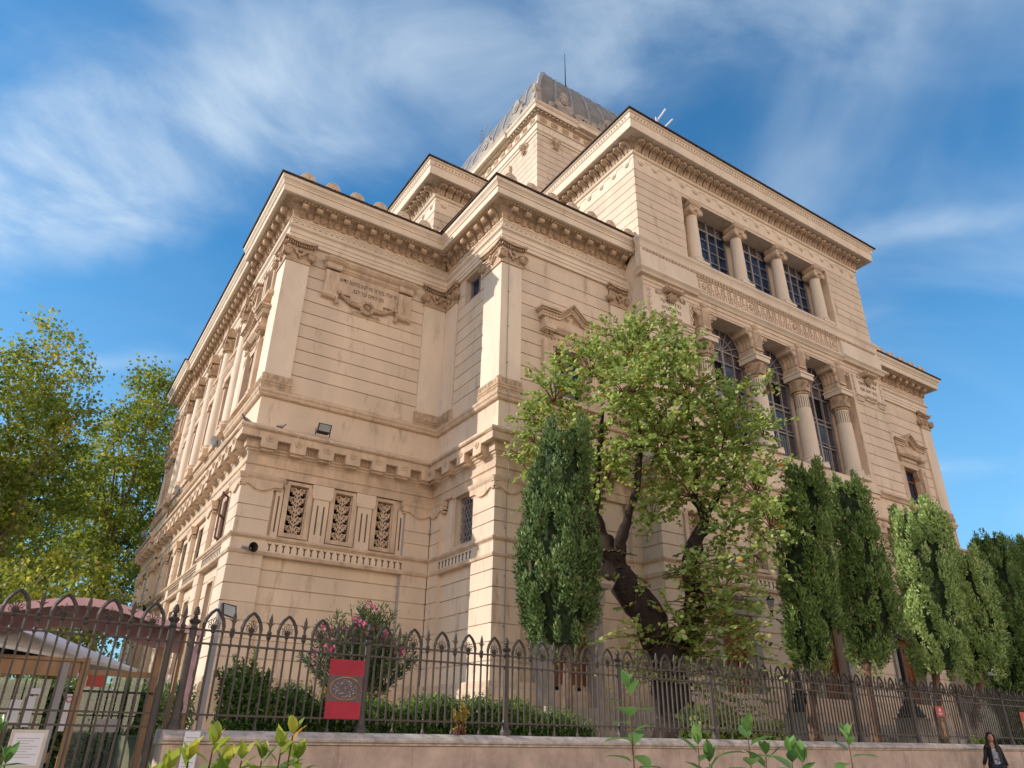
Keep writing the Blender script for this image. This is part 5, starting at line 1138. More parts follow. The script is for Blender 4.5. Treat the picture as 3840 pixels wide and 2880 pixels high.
for a,b in zip(xs[:-1],xs[1:]):
    A,B_=cv(a),cv(b)
    m.hexa([(a,12.62,A-.10),(b,12.62,B_-.10),(b,12.64,B_-.10),(a,12.64,A-.10),(a,12.62,A+.0),(b,12.62,B_+.0),(b,12.64,B_),(a,12.64,A)])
    m.hexa([(a,12.62,A+.0),(b,12.62,B_+.0),(b,14.2,B_+.16),(a,14.2,A+.16),(a,12.62,A+.012),(b,12.62,B_+.012),(b,14.2,B_+.172),(a,14.2,A+.172)])
for a,b in zip(xs[:-1],xs[1:]):
    A,B_=cv(a)+.17,cv(b)+.17; v.hexa([(a,14.2,A-.42),(b,14.2,B_-.42),(b,14.22,B_-.42),(a,14.22,A-.42),(a,14.2,A),(b,14.2,B_),(b,14.22,B_),(a,14.22,A)])
    c_.hexa([(a,12.7,cv(a)-.05),(b,12.7,cv(b)-.05),(b,14.15,cv(b)+.10),(a,14.15,cv(a)+.10),(a,12.7,cv(a)-.04),(b,12.7,cv(b)-.04),(b,14.15,cv(b)+.11),(a,14.15,cv(a)+.11)])
m.build('canvas_roof',MT['pink'],AW,clean=False); v.build('rear_valance',MT['pink'],AW,clean=False); c_.build('lining',MT['cream'],AW,clean=False)
m=MB()
for y in (12.7,13.4,14.1): m.tube([(x,y,cv(x)-.09+.13*(y-12.6)) for x in xs],.025,5)
for x in (-1.5,2.36): 
    for y in (12.7,14.1): m.tube([(x,y,0),(x,y,cv(x)+.0+.12*(y-12.6))],.035,6)
m.build('frame',MT['timber'],AW)
m=MB(); vs=[]
for k in range(14):
    t=k/13; vs+= [(2.36+.03*math.sin(k*1.7),12.6,2.90-1.15*t),(2.36-(.12*math.sin(PI*min(1,t*1.1))+.02)-.16*max(0,t-.65),12.56,2.90-1.15*t)]
m.add(vs,[(2*i,2*i+1,2*i+3,2*i+2) for i in range(13)]); m.ball((2.2,12.57,1.72),.035,6,5); m.build('tied_curtain',MT['pink'],AW)
UM=empty('parasol',(.2,14.6,0),'white square parasol under the pink awning','parasol')
N_=(-.35,12.95,2.62); R_=(1.82,14.55,2.46); Lf=(-2.2,15.2,2.62); Bk=(.3,17.0,2.5); Ap=(.12,14.85,3.06)
m=MB()
for a,b in ((N_,R_),(R_,Bk),(Bk,Lf),(Lf,N_)): m.add([a,b,Ap,(a[0],a[1],a[2]-.05),(b[0],b[1],b[2]-.05)],[(0,1,2),(0,1,4,3)])
m.build('canopy',MT['whitec'],UM,clean=False)
m=MB(); [m.tube([(Ap[0],Ap[1],Ap[2]-.06),(p[0],p[1],p[2]-.03)],.022,4) for p in (N_,R_,Bk,Lf)]; m.tube([(Ap[0],Ap[1],0),(Ap[0],Ap[1],3.0)],.04,8); m.build('frame',MT['timber'],UM)
# ================================================================ person
def skin_mesh(name,V,Ed,Rd,mt,par,sub=2,root=0):
    me=bpy.data.meshes.new(name); me.from_pydata(V,Ed,[]); me.update(); o=link(name,me,MT[mt],None); o.parent=par
    sk=o.modifiers.new('skin','SKIN'); sk.use_smooth_shade=True; ss=o.modifiers.new('sub','SUBSURF'); ss.levels=sub; ss.render_levels=sub
    for i,r in enumerate(Rd): o.data.skin_vertices[0].data[i].radius=(r,r) if not isinstance(r,tuple) else r
    for i in range(len(V)): o.data.skin_vertices[0].data[i].use_root=(i==root)
    return o
PE=lempty('person',(24.0,11.75,.14),'woman with long dark hair and open black jacket walking beside the low wall','person',rz=R(-52))
# local: x = her left... facing -y
V=[(0,0,.93),(0,-.01,1.10),(0,-.005,1.28),(0,0,1.38),(0,-.01,1.45),(0,-.02,1.53),(0,-.03,1.60),
   (.09,0,.88),(.11,-.10,.50),(.11,-.02,.10),(.11,-.14,.05), (-.09,0,.88),(-.10,.12,.50),(-.10,.28,.14),(-.10,.20,.04),
   (.15,0,1.35),(.22,.02,1.08),(.26,-.06,.84),(.27,-.09,.77), (-.15,0,1.35),(-.22,.02,1.08),(-.30,.06,.86),(-.32,.05,.79)]
Ed=[(0,1),(1,2),(2,3),(3,4),(4,5),(5,6),(0,7),(7,8),(8,9),(9,10),(0,11),(11,12),(12,13),(13,14),(3,15),(15,16),(16,17),(17,18),(3,19),(19,20),(20,21),(21,22)]
Rd=[(.15,.11),(.125,.09),(.15,.10),(.10,.07),.048,.075,.08,.09,.06,.038,.04,.09,.06,.038,.04,.055,.043,.033,.025,.055,.043,.033,.025]
for s,w_ in ((1,18),(-1,22)):
    wx,wy,wz=V[w_]
    for k in range(5):
        a=(k-1.5)*.022 if k<4 else -.045; l=[.075,.085,.08,.065,.05][k]; i=len(V)
        V+= [(wx+.004*s,wy+a*.6,wz-.05 if k<4 else wz-.03),(wx+.006*s,wy+a,wz-.05-l*.6),(wx-.012*s,wy+a,wz-.05-l)] ; Ed+= [(w_,i),(i,i+1),(i+1,i+2)]; Rd+= [.011,.009,.007]
body=skin_mesh('body',V,Ed,Rd,'skin',PE)
h=MB(); h.ball((0,-.035,1.585),.098,14,10,(.82,1.0,1.22)); h.ball((0,-.135,1.575),.014,6,5,(.8,1,1.5)); h.build('head',MT['skin'],PE,True)
h=MB()
for s in (-1,1): h.ball((s*.034,-.118,1.60),.011,6,5,(1.3,.6,.8)); h.tube([(s*.055,-.118,1.622),(s*.02,-.128,1.626)],.004,4)
h.build('eye',MT['hair'],PE); MB().ball((0,-.125,1.53),.018,8,5,(1.2,.4,.35)).build('mouth',MT['red2'],PE)
h=MB(); h.ball((0,-.005,1.62),.108,14,10,(.92,1.0,1.08)); h.ball((0,.05,1.50),.10,12,8,(1.05,.7,1.6))
for s in (-1,1): h.tube([(s*.06,-.07,1.67),(s*.095,-.04,1.58),(s*.10,-.05,1.46),(s*.085,-.09,1.34),(s*.075,-.10,1.22)],[.03,.038,.042,.04,.018],7)
h.build('hair',MT['hair'],PE,True)
skin_mesh('blouse',[(0,0,.70),(0,-.01,.95),(0,-.02,1.15),(0,-.015,1.30),(0,-.01,1.36)],[(0,1),(1,2),(2,3),(3,4)],[(.19,.135),(.165,.12),(.15,.11),(.14,.095),(.07,.06)],'blouse',PE)
skin_mesh('trousers',[(0,0,.92),(.09,0,.86),(.11,-.10,.50),(.11,-.02,.12),(-.09,0,.86),(-.10,.12,.50),(-.10,.27,.16)],[(0,1),(1,2),(2,3),(0,4),(4,5),(5,6)],[(.15,.115),.105,.08,.065,.105,.08,.065],'trousers',PE)
for s in (1,-1):
    sh=[(s*.15,.005,1.37),(s*.22,.02,1.08),(.26,-.06,.86)] if s==1 else [(-.15,.005,1.37),(-.22,.02,1.08),(-.30,.06,.88)]
    skin_mesh('jacket_sleeve',[(s*.06,.01,1.39)]+sh,[(0,1),(1,2),(2,3)],[.05,.07,.058,.045],'jacket',PE)
jk=MB()
for s in (-1,1):
    prof=[(1.40,.06,.05),(1.35,.15,.10),(1.2,.155,.125),(1.05,.155,.125),(.9,.19,.15),(.76,.21,.165)]; vs=[];k=9
    for z,rx,ry in prof:
        for i in range(k):
            a=-PI/2+s*(.42+ (PI-.42)*i/(k-1)); vs.append((rx*1.06*math.cos(a),ry*math.sin(a)*1.05+.0,z))
    jk.add([(x+(.03 if s==1 else 0),y,z) for x,y,z in vs],[(j*k+i,j*k+i+1,(j+1)*k+i+1,(j+1)*k+i) for j in range(len(prof)-1) for i in range(k-1)])
jk.build('jacket',MT['jacket'],PE,True)
MB().hexa([(.07,-.22,0),(.15,-.22,0),(.15,.03,0),(.07,.03,0),(.08,-.2,.06),(.14,-.2,.06),(.14,.02,.1),(.08,.02,.1)]).hexa([(-.14,.12,0),(-.06,.12,0),(-.06,.34,.06),(-.14,.34,.06),(-.13,.14,.06),(-.07,.14,.06),(-.07,.32,.15),(-.13,.32,.15)]).build('shoe',MT['shoe'],PE)
# ================================================================ vegetation
def pol(n,ph=0,r=1): return [(r*math.cos(2*PI*i/n+ph),r*math.sin(2*PI*i/n+ph)) for i in range(n)]
ROUND=[(-.5,0),(-.38,.32),(-.05,.48),(.28,.38),(.55,.0),(.28,-.38),(-.05,-.48),(-.38,-.32)]
MAPLE=[(-.5,0),(-.1,.2),(-.15,.55),(.12,.3),(.6,0),(.12,-.3),(-.15,-.55),(-.1,-.2)]
SPRAY=[(-.5,0),(0,.13),(.5,0),(0,-.13)]
LANCE=[(-.5,0),(-.1,.13),(.25,.12),(.5,0),(.25,-.12),(-.1,-.13)]
def crook(mb,p0,p1,r0,r1,n=6,j=.08,seg=7):
    p0=Vector(p0);p1=Vector(p1); L_=(p1-p0).length; pts=[p0]
    for i in range(1,n): pts.append(p0.lerp(p1,i/n)+Vector(rng.normal(size=3))*L_*j/ (1.5))
    pts.append(p1); mb.tube(pts,[r0+(r1-r0)*(i/n) for i in range(n+1)],seg); return pts
# ---- the leafy tree in front of the bay
TC=Vector((14.5,14.5,0)); TE=Vector((.719,-.695,0)); TW=Vector((.695,.719,0))
def tp(e,z,w=0): return TC+TE*e+TW*w+Vector((0,0,z))
JT=empty('leafy_tree',(14.5,14.5,1.43),'round-leaved green tree with a gnarled dark trunk in front of the central bay','tree')
m=MB()
def gn(pts,rad,seg=12):
    P=[]; Rr=[]; n=len(pts)
    for i in range(n-1):
        for k in range(4):
            t=k/4; a=Vector(pts[i]); b=Vector(pts[i+1]); P.append(a.lerp(b,t)+Vector(rng.normal(size=3))*rad[i]*.12); Rr.append((rad[i]*(1-t)+rad[i+1]*t)*(1+rng.normal()*.10))
    P.append(Vector(pts[-1])); Rr.append(rad[-1]); m.tube(P,Rr,seg)
gn([tp(.05,1.35),tp(-.0,1.8),tp(-.12,2.85),tp(-.27,3.57),tp(-.56,4.38),tp(-1.15,5.3),tp(-1.55,6.2),tp(-1.75,6.7,.1),tp(-1.95,7.5,.1),tp(-1.83,8.8,.1),tp(-1.6,10.6,0)],[.80,.60,.50,.45,.43,.37,.31,.19,.13,.09,.05])
for a in range(6): q=a*PI/3; gn([tp(.0,2.0),tp(.42*math.cos(q),1.62,.42*math.sin(q)),tp(.8*math.cos(q),1.38,.8*math.sin(q))],[.3,.2,.08],8)
gn([tp(-1.35,5.7),tp(-1.25,6.5,-.2),tp(-1.0,7.2,-.2),tp(-.7,8.0,-.3),tp(-.5,9.5,-.2),tp(-.6,11.5)],[.24,.17,.13,.10,.07,.04])
gn([tp(-1.2,5.5),tp(-1.7,5.7,.1),tp(-2.1,6.0,.1),tp(-2.0,6.5,0),tp(-2.3,7.4,.3),tp(-3.0,9.5,.6)],[.22,.17,.12,.09,.07,.04],9)
gn([tp(-.15,3.3,.1),tp(.35,3.9,.3),tp(.7,4.74,.4),tp(.62,6.1,.4),tp(.95,6.8,.4),tp(1.17,7.3,.4),tp(.9,7.9,.4),tp(1.2,9.2,.4),tp(1.0,11.2,.3)],[.34,.31,.29,.25,.20,.15,.10,.07,.04])
gn([tp(1.15,7.2,.4),tp(1.8,8.2,.6),tp(2.4,9.2,.6),tp(2.9,10.6,.3)],[.10,.07,.05,.03],7)
m.build('trunk',MT['bark'],JT,True,clean=False)
BL=[(-.6,12.9,1.25),(-1.9,12.3,1.15),(.7,12.6,1.2),(-3.1,11.3,1.15),(-.8,11.2,1.5),(1.0,11.2,1.4),(2.2,10.7,1.0),(3.3,11.0,.5),(-2.6,9.9,1.3),(0,9.6,1.6),(1.8,9.4,1.4),(-4.0,9.1,.75),(-3.9,10.6,.6),(-1.6,8.6,1.1),(.8,8.2,1.3),(2.6,8.1,1.2),(2.8,6.9,.9),(1.6,6.9,.9),(-.3,7.4,.8),(-.7,13.7,.5),(-3.4,8.2,.5),(2.3,5.9,.5),(-2.9,12.5,.6),(3.0,9.6,.7),(-3.8,10.0,.8),(-4.4,9.4,.45),(-2.2,7.7,.6)]
BL2=[(.5,5.5,.75),(1.4,5.3,.8),(.2,4.3,.8),(1.3,4.4,.75),(2.2,4.9,.55),(.6,3.4,.7),(-.9,3.9,.5),(1.7,3.7,.5),(2.4,6.0,.6),(-.9,5.0,.45)]
C=[];D=[];U_=[];S=[];tw=MB()
def leafy(pts,step=.075,sz=.105,dens=1.0,flat=0.0):
    for a,b in zip(pts[:-1],pts[1:]):
        a=Vector(a);b=Vector(b); L_=(b-a).length; n=max(1,int(L_/step*dens)); d=(b-a).normalized()
        for i in range(n):
            p=a.lerp(b,(i+rng.random())/n); sd=d.cross(Vector((0,0,1))); sd=sd.normalized() if sd.length>.1 else Vector((1,0,0)); s_=1 if rng.random()<.5 else -1
            ax=(sd*s_*(.9) + d*.45 + Vector(rng.normal(size=3))*.35).normalized(); q=p+ax*sz*.55
            nn=Vector(rng.normal(size=3))*(.75*(1-flat))+Vector((-.5,.05,.75)); u=nn.cross(ax); u=u.normalized() if u.length>1e-3 else Vector((1,0,0))
            C.append(q);D.append(ax);U_.append(u);S.append(sz*(.7+.6*rng.random()))
for e,z,r in BL+BL2:
    lowb=(e,z,r) in BL2; c=tp(e,z,rng.uniform(-.5,.5) if not lowb else -.55); nt=int((44 if not lowb else 27)*r*r)
    hub=c-Vector((0,0,r*.5))
    for k in range(nt):
        v=Vector(unit(rng.normal(size=(1,3)))[0]); v.z*=.9; rr=r*(.45+.75*rng.random()**.6)
        p1=c+v*rr*.35; dr=(v+Vector((0,0,.35))+Vector(rng.normal(size=3))*.35).normalized(); L_=r*rng.uniform(.5,.95)
        p2=p1+dr*L_*.5+Vector(rng.normal(size=3))*.06; p3=p2+(dr+Vector((0,0,-.25))).normalized()*L_*.5
        if k%3==0: tw.tube([hub.lerp(c,.5),p1,p2,p3],[.018,.012,.007,.003],3,False)
        leafy([p1,p2,p3],.042,.110)
# long sprays
def spray(e,z,w,de,dz,dw,L_,n=10,sz=.12):
    p=tp(e,z,w); d=(TE*de+TW*dw+Vector((0,0,dz))).normalized(); pts=[p]
    for i in range(n): d=(d+Vector((0,0,-.035))+Vector(rng.normal(size=3))*.07).normalized(); p=p+d*L_/n; pts.append(p)
    tw.tube(pts,[.014*(1-i/(n+1))+.003 for i in range(n+1)],4,False); leafy(pts,.055,sz,1.1,.75)
for k in range(95):
    z=rng.uniform(2.6,6.1); s_=1 if rng.random()<.68 else -1; e0=(-.3 if z<4 else .1)+rng.uniform(-.3,.6)
    if s_<0: e0-=.25*(z-3)
    spray(e0,z,rng.uniform(-.6,.4),s_,rng.uniform(-.05,.35),rng.uniform(-.6,.4),rng.uniform(1.3,2.6) if s_>0 else rng.uniform(.7,1.5),10,.125)
for e,z,de,dz,L_ in [(.2,4.4,1,.0,3.0),(.2,4.0,1,-.08,3.1),(.0,3.6,1,-.02,2.7),(.3,5.3,1,-.05,2.7),(-.3,3.2,-1,.1,1.8),(-.4,4.0,-1,.15,1.9),(1.6,9.0,1,.45,2.6),(2.2,6.4,.7,-.6,1.6),(2.4,6.9,.6,-.7,1.7),(-3.4,10.4,-1,.15,1.4),(-3.3,9.2,-1,.0,1.4),(-3.0,8.0,-1,-.1,1.5),(-.7,13.2,.2,1,1.2),(-.2,13.1,.35,1,1.0),(2.4,11,1,.4,1.1)]: spray(e,z,rng.uniform(-.3,.2),de,dz,rng.uniform(-.3,.1),L_,12)
for k in range(26): spray(rng.uniform(-.2,1.3),rng.uniform(1.6,2.8),.1,rng.choice([-1,1])*1.0,rng.uniform(-.3,.5),rng.uniform(-.5,.5),rng.uniform(.6,1.2),7,.10)
C=np.array(C);D=unit(np.array(D));U_=unit(np.array(U_)); n=len(C)
link('crown',leafmesh('crown',C,D,U_,np.array(S),ROUND,np.clip(rng.beta(2.2,2.6,n)*.95+(rng.random(n)<.035)*.5,0,1)),MT['judas'],JT)
tw.build('twigs',MT['twig'],JT,clean=False); print('judas leaves',n)
# ---- cypresses
CYG='clipped cypresses behind the fence'
def cypress(base,prof,label,mt='cyp',seed=1,trunk=.13,kk=1,nt=1.0,wd=.94):
    if kk!=1: base=(base[0]*kk,base[1]*kk); prof=[(1.55+(z-1.55)*kk,e*kk,r*kk) for z,e,r in prof]
    r_=np.random.default_rng(seed); bx_,by=base; a=math.atan2(bx_,by); E=Vector((math.cos(a),-math.sin(a),0))
    o=empty('cypress_tree',(bx_,by,1.43),label,'cypress tree',CYG)
    zs=np.array([p[0] for p in prof]); es=np.array([p[1] for p in prof]); rs=np.array([p[2] for p in prof])*wd
    z0,z1=zs[0],zs[-1]; B=Vector((bx_,by,0))
    tm=MB(); pts=[B+Vector((0,0,1.4)),B+Vector((.03,0,2.4)),B+E*es[0]+Vector((0,0,z0)),B+E*float(np.interp(z0+2,zs,es))+Vector((0,0,z0+2)),B+E*float(np.interp(z0+4,zs,es))+Vector((0,0,z0+4))]
    tm.tube(pts,[trunk*1.25,trunk,trunk*.85,trunk*.5,.03],9); tm.build('trunk',MT['bark3'],o,True,clean=False)
    # vertical plumes: elongated lumps over the surface
    C=[];D=[];T=[];NN=[]
    area=float(np.sum(np.diff(zs)*2*PI*(rs[1:]+rs[:-1])/2)); npl=int(area*9.0)
    cand=r_.random(npl*3)*(z1-z0)+z0; keep=r_.random(npl*3)<np.interp(cand,zs,rs)/rs.max(); pz=cand[keep][:npl]
    for z in pz:
        th=r_.random()*2*PI; rr=float(np.interp(z,zs,rs))*(.78+.22*r_.random()); cx_=float(np.interp(z,zs,es)); pr=r_.uniform(.10,.20); ph=r_.uniform(.24,.6); tone=r_.normal()*.10
        ctr=np.array(B+E*cx_)+np.array([rr*math.cos(th),rr*math.sin(th),z]); outw=np.array([math.cos(th),math.sin(th),0])
        n=int(105*nt); v=unit(r_.normal(size=(n,3))); rad=(.55+.45*r_.random((n,1))); c=ctr+v*rad*np.array([pr,pr,ph])
        d=unit(v*.75+np.array([0,0,.95])+outw*.35+r_.normal(size=(n,3))*.35); C.append(c);D.append(d);NN.append(unit(v*np.array([1,1,.5])+outw*.7+r_.normal(size=(n,3))*.3));T.append(.45+tone+.20*v[:,2]*0+r_.normal(size=n)*.16)
    C=np.vstack(C);D=np.vstack(D);NN=np.vstack(NN);T=np.concatenate(T); k=C[:,2]<z1+.3; C,D,T,NN=C[k],D[k],T[k],NN[k]; n=len(C)
    T=np.where(r_.random(n)<.006,1.0,np.clip(T,0,.88)); U_=unit(np.cross(NN,D))
    link('crown',leafmesh('crown',C,D,U_,r_.uniform(.08,.155,n),[(-.5,0),(-.1,.2),(.5,.03),(-.1,-.2)],T),MT[mt],o)
    # inner dense branch mass
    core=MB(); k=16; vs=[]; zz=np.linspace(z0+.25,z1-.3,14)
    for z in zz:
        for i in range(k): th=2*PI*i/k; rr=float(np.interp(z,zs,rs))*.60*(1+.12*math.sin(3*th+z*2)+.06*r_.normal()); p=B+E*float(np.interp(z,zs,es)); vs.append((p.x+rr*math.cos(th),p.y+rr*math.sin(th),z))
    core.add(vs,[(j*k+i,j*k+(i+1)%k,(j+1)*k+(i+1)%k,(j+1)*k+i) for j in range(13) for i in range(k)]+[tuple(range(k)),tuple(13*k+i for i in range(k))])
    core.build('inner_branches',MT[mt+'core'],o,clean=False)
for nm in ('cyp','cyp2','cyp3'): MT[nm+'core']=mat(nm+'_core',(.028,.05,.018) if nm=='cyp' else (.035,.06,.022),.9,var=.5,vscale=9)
cypress((11.3,15),[(3.35,.05,.45),(3.9,-.1,.8),(4.8,-.18,1.05),(5.5,-.2,1.12),(6.3,-.1,1.02),(7.1,-.1,.9),(8.0,-.08,.76),(8.7,.1,.7),(9.2,.12,.58),(9.5,.1,.48)],'dark cypress on the left of the leafy tree, in front of the block corner','cyp3',seed=3,wd=1.02)
cypress((20.5,15),[(3.55,.35,.35),(4.0,.38,.8),(4.8,.4,.98),(5.8,.5,1.0),(6.9,.5,.95),(8.2,.65,.88),(9.2,.85,.82),(9.7,.95,.76),(9.95,1.0,.62)],'dark cypress just right of the leafy tree, before the second lamp gap',seed=4,kk=.91,wd=.92)
cypress((23.6,15),[(3.9,.1,.4),(4.4,.25,.85),(5.2,.45,1.0),(6.3,.6,.97),(7.4,.6,.9),(8.4,.5,.88),(9.3,.5,.82),(9.9,.5,.72),(10.15,.5,.58)],'cypress with a thin bare trunk, left of the lamp',seed=5,kk=.91,wd=.92)
cypress((27.5,15),[(3.65,.2,.5),(4.1,.4,.95),(5,.5,1.12),(6.2,.6,1.15),(7.4,.62,1.12),(8.5,.78,1.1),(9.2,.8,1.02),(9.6,.8,.9),(9.8,.8,.7)],'broad light green cypress right of the lamp','cyp2',seed=6,kk=.91,wd=.97)
cypress((30,15),[(3.7,.45,.5),(4.6,.75,.85),(5.8,.85,.85),(7,1.0,.78),(7.8,1.05,.7),(8.3,1.0,.6),(8.5,1.0,.45)],'small cypress half hidden right of the broad light green one','cyp2',seed=7,kk=.91,wd=.9)
cypress((37,17.2),[(3.6,.6,1.0),(5,.8,1.5),(7,1.0,1.5),(9,1.1,1.35),(10,1.15,1.0),(10.6,1.2,.3)],'tall dark cypress at the right edge, nearest the building corner',seed=8,trunk=.2)
cypress((41.5,17.5),[(3.4,.6,1.2),(5,.8,1.7),(8,1.0,1.6),(10,1.1,1.1),(11.2,1.2,.2)],'dark cypress farthest right, cut by the photo edge',seed=9,trunk=.2)
# ---- plane trees
PG='plane trees behind the building'
def planetree(x,y,H,R0,zc,label,seed,n_cl=150,per=85,lsz=.26):
    r_=np.random.default_rng(seed); o=empty('plane_tree',(x,y,0),label,'plane tree',PG); t=MB(); ends=[]
    top=Vector((x+r_.normal()*.5,y,H*.55)); pts=[Vector((x,y,0))]+[Vector((x,y,0)).lerp(top,k/6)+Vector(r_.normal(size=3))*.18 for k in range(1,7)]; t.tube(pts,[.42,.38,.34,.3,.27,.24,.2],9)
    for k in range(13):
        b=pts[r_.integers(2,7)]; a=r_.random()*2*PI; e=Vector((x+math.cos(a)*R0*r_.uniform(.35,.9),y+math.sin(a)*R0*r_.uniform(.35,.9),r_.uniform(zc,H*.95)))
        mid=b.lerp(e,.5)+Vector((0,0,-.8))+Vector(r_.normal(size=3))*.4; t.tube([b,b.lerp(mid,.6),mid,mid.lerp(e,.5)+Vector(r_.normal(size=3))*.2,e],[.17,.13,.10,.07,.03],6); ends+= [e,mid,mid.lerp(e,.5)]
    t.build('trunk',MT['bark2'],o,True,clean=False)
    C=[];T=[];hz=(H-zc)/2; cz=(H+zc)/2
    for k in range(n_cl):
        v=unit(r_.normal(size=(1,3)))[0]; f=r_.random()**.4
        sh=1.0-.25*max(0,v[2])*f
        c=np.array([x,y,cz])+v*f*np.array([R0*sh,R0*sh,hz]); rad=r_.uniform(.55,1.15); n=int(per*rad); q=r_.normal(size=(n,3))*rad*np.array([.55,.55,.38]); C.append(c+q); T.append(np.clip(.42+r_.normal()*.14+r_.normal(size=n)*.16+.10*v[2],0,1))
    C=np.vstack(C);T=np.concatenate(T); n=len(C); D=unit(r_.normal(size=(n,3))+np.array([0,0,-.3])); U_=unit(np.cross(D,unit(r_.normal(size=(n,3)))))
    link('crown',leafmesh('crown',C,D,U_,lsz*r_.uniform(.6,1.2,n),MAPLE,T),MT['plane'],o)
planetree(-3.1,50,25.2,4.3,6,'tall plane tree with yellowing leaves left of the building, topmost crown',21,290)
planetree(3.9,55,26.3,4.0,6,'plane tree partly hidden by the far end of the sunlit facade',22,300)
planetree(-9.5,48,22.5,4.4,5,'plane tree cut by the left edge of the photo',23,260)
planetree(-.4,66,26,5.0,5,'plane tree farther back, seen between the two front crowns',24,260)
planetree(-7.5,72,26,5.5,4,'plane tree at the back behind the leftmost crown',26,240)
planetree(-1.9,33,7.3,2.7,3.0,'low leafy tree behind the awning',25,110,70,.2)
planetree(1.2,40,9.5,3.0,3.0,'low leafy tree beside the far part of the sunlit facade',27,100,70,.2)
# ---- hedges and shrubs behind the fence
def bush(name,label,cat,boxes,dens,mt,lsz,shape=LANCE,stem=True,up=.4,seed=1,core=True,kind=None):
    r_=np.random.default_rng(seed); x=np.mean([b[0]+b[1] for b in boxes])/2; y=np.mean([b[2]+b[3] for b in boxes])/2
    o=empty(name,(x,y,1.43),label,cat); C=[]; cm=MB()
    for x0,x1,y0,y1,z0,z1 in boxes:
        V_=(x1-x0)*(y1-y0)*(z1-z0); n=int(dens*V_); p=r_.random((n,3)); 
        f=p*2-1; k=np.max(np.abs(f),axis=1)>.45; p=p[k]; lump=.06*np.sin(p[:,0:1]*(x1-x0)*7)+.05*np.sin(p[:,1:2]*9)+.05*r_.normal(size=(len(p),1))
        c=np.array([x0,y0,z0])+p*np.array([x1-x0,y1-y0,z1-z0]); c[:,2:3]+=lump*(p[:,2:3]); C.append(c)
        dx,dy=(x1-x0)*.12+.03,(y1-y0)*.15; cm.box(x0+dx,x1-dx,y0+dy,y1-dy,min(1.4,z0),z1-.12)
        for k in range(int((x1-x0)/.5)+1): xx=r_.uniform(x0,x1); yy=r_.uniform(y0,y1); cm.tube([(xx,yy,1.4),(xx+r_.normal()*.05,yy,z1)],.015,4)
    C=np.vstack(C); n=len(C); D=unit(r_.normal(size=(n,3))+np.array([0,0,up])); U_=unit(np.cross(D,unit(r_.normal(size=(n,3)))))
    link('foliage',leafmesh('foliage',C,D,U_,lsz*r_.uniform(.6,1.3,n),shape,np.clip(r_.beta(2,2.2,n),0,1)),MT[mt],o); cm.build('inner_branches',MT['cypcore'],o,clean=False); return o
bush('hedge','leafy green hedge along the inside of the fence, from the poster to the cypress','hedge',[(5.2,6.6,12.55,13.3,1.42,2.02),(6.4,8.6,12.5,13.3,1.42,2.12),(8.4,9.6,12.55,13.3,1.42,1.98),(9.5,10.3,12.6,13.2,1.42,1.85)],9000,'hedge',.085,up=.7,seed=31)
bush('hedge','dark shrub mass between the gate and the red poster','hedge',[(2.9,4.2,12.4,13.4,1.42,2.15),(4.0,5.4,12.4,13.4,1.42,2.0),(2.9,3.6,12.6,13.3,2.0,2.45)],6500,'hedge',.09,up=.2,seed=32)
bush('hedge','tall dark hedge behind the ticket booth','hedge',[(-3.5,3.4,17.2,18.2,0.05,2.35)],2600,'cyp',.13,up=.2,seed=34)
bush('hedge','dark shrubbery under the farthest cypresses at the right edge','hedge',[(36,50,15.5,17.5,1.42,3.9)],900,'cyp',.20,up=.3,seed=35)
bush('ivy_patch','low ivy around the foot of the leafy tree','ivy',[(14.0,15.6,13.4,14.6,1.42,2.2),(15.6,17.0,13.2,14.2,1.42,1.9)],1800,'judas',.12,ROUND,seed=33)
def wands(name,label,cat,base,n,H,spread,mt,ls,lsz,seed,flowers=None,nl=26,shape=LANCE,group=None):
    r_=np.random.default_rng(seed); o=empty(name,base,label,cat,group); st=MB(); C=[];D=[];FC=[]
    B=Vector(base)
    for k in range(n):
        a=r_.random()*2*PI; rr=spread*r_.random()**.6; h=H*(r_.uniform(.72,1.03))*(1-.35*(rr/max(spread,.01))**2); tip=B+Vector((rr*math.cos(a),rr*.8*math.sin(a),h)); mid=B+Vector((rr*.35*math.cos(a),rr*.3*math.sin(a),h*.5)); pts=[B+Vector((r_.normal()*.08,r_.normal()*.08,0)),mid,tip]
        st.tube(pts,[.018,.012,.005],4)
        for j in range(nl):
            t=.25+.75*(j+r_.random())/nl; p=mid.lerp(tip,(t-.25)/.75) if t>.3 else pts[0].lerp(mid,t*2); d=np.array((tip-mid).normalized())
            for q in range(3): v=unit((unit(r_.normal(size=(1,3)))*.9+d*.75))[0]; C.append(np.array(p)+v*lsz*.5); D.append(v)
        if flowers and r_.random()<flowers: 
            for q in range(14): FC.append(np.array(tip)+r_.normal(size=3)*.055+np.array([0,0,-.03]))
    st.build('stems',MT['twig'],o,clean=False); C=np.array(C);D=np.array(D); U_=unit(np.cross(D,unit(r_.normal(size=D.shape))))
    link('foliage',leafmesh('foliage',C,D,U_,lsz*r_.uniform(.7,1.2,len(C)),shape,r_.random(len(C))),MT[mt],o)
    if FC: FC=np.array(FC); v=unit(r_.normal(size=FC.shape)); link('blossom',leafmesh('blossom',FC,v,unit(np.cross(v,unit(r_.normal(size=v.shape)))),.075,pol(5,0,.5),r_.random(len(FC))),MT['pinkf'],o)
wands('oleander_bush','oleander with pink flowers behind the red poster','oleander',(6.35,15.9,1.43),120,2.8,1.35,'oleander',.1,.16,41,.16,34,[(-.5,0),(0,.075),(.5,0),(0,-.075)])
wands('climbing_shrub','thin leafy climber sprouting behind the first fence arches','shrub',(3.2,12.9,1.43),11,1.35,.55,'hedge',.1,.085,42,None,20)
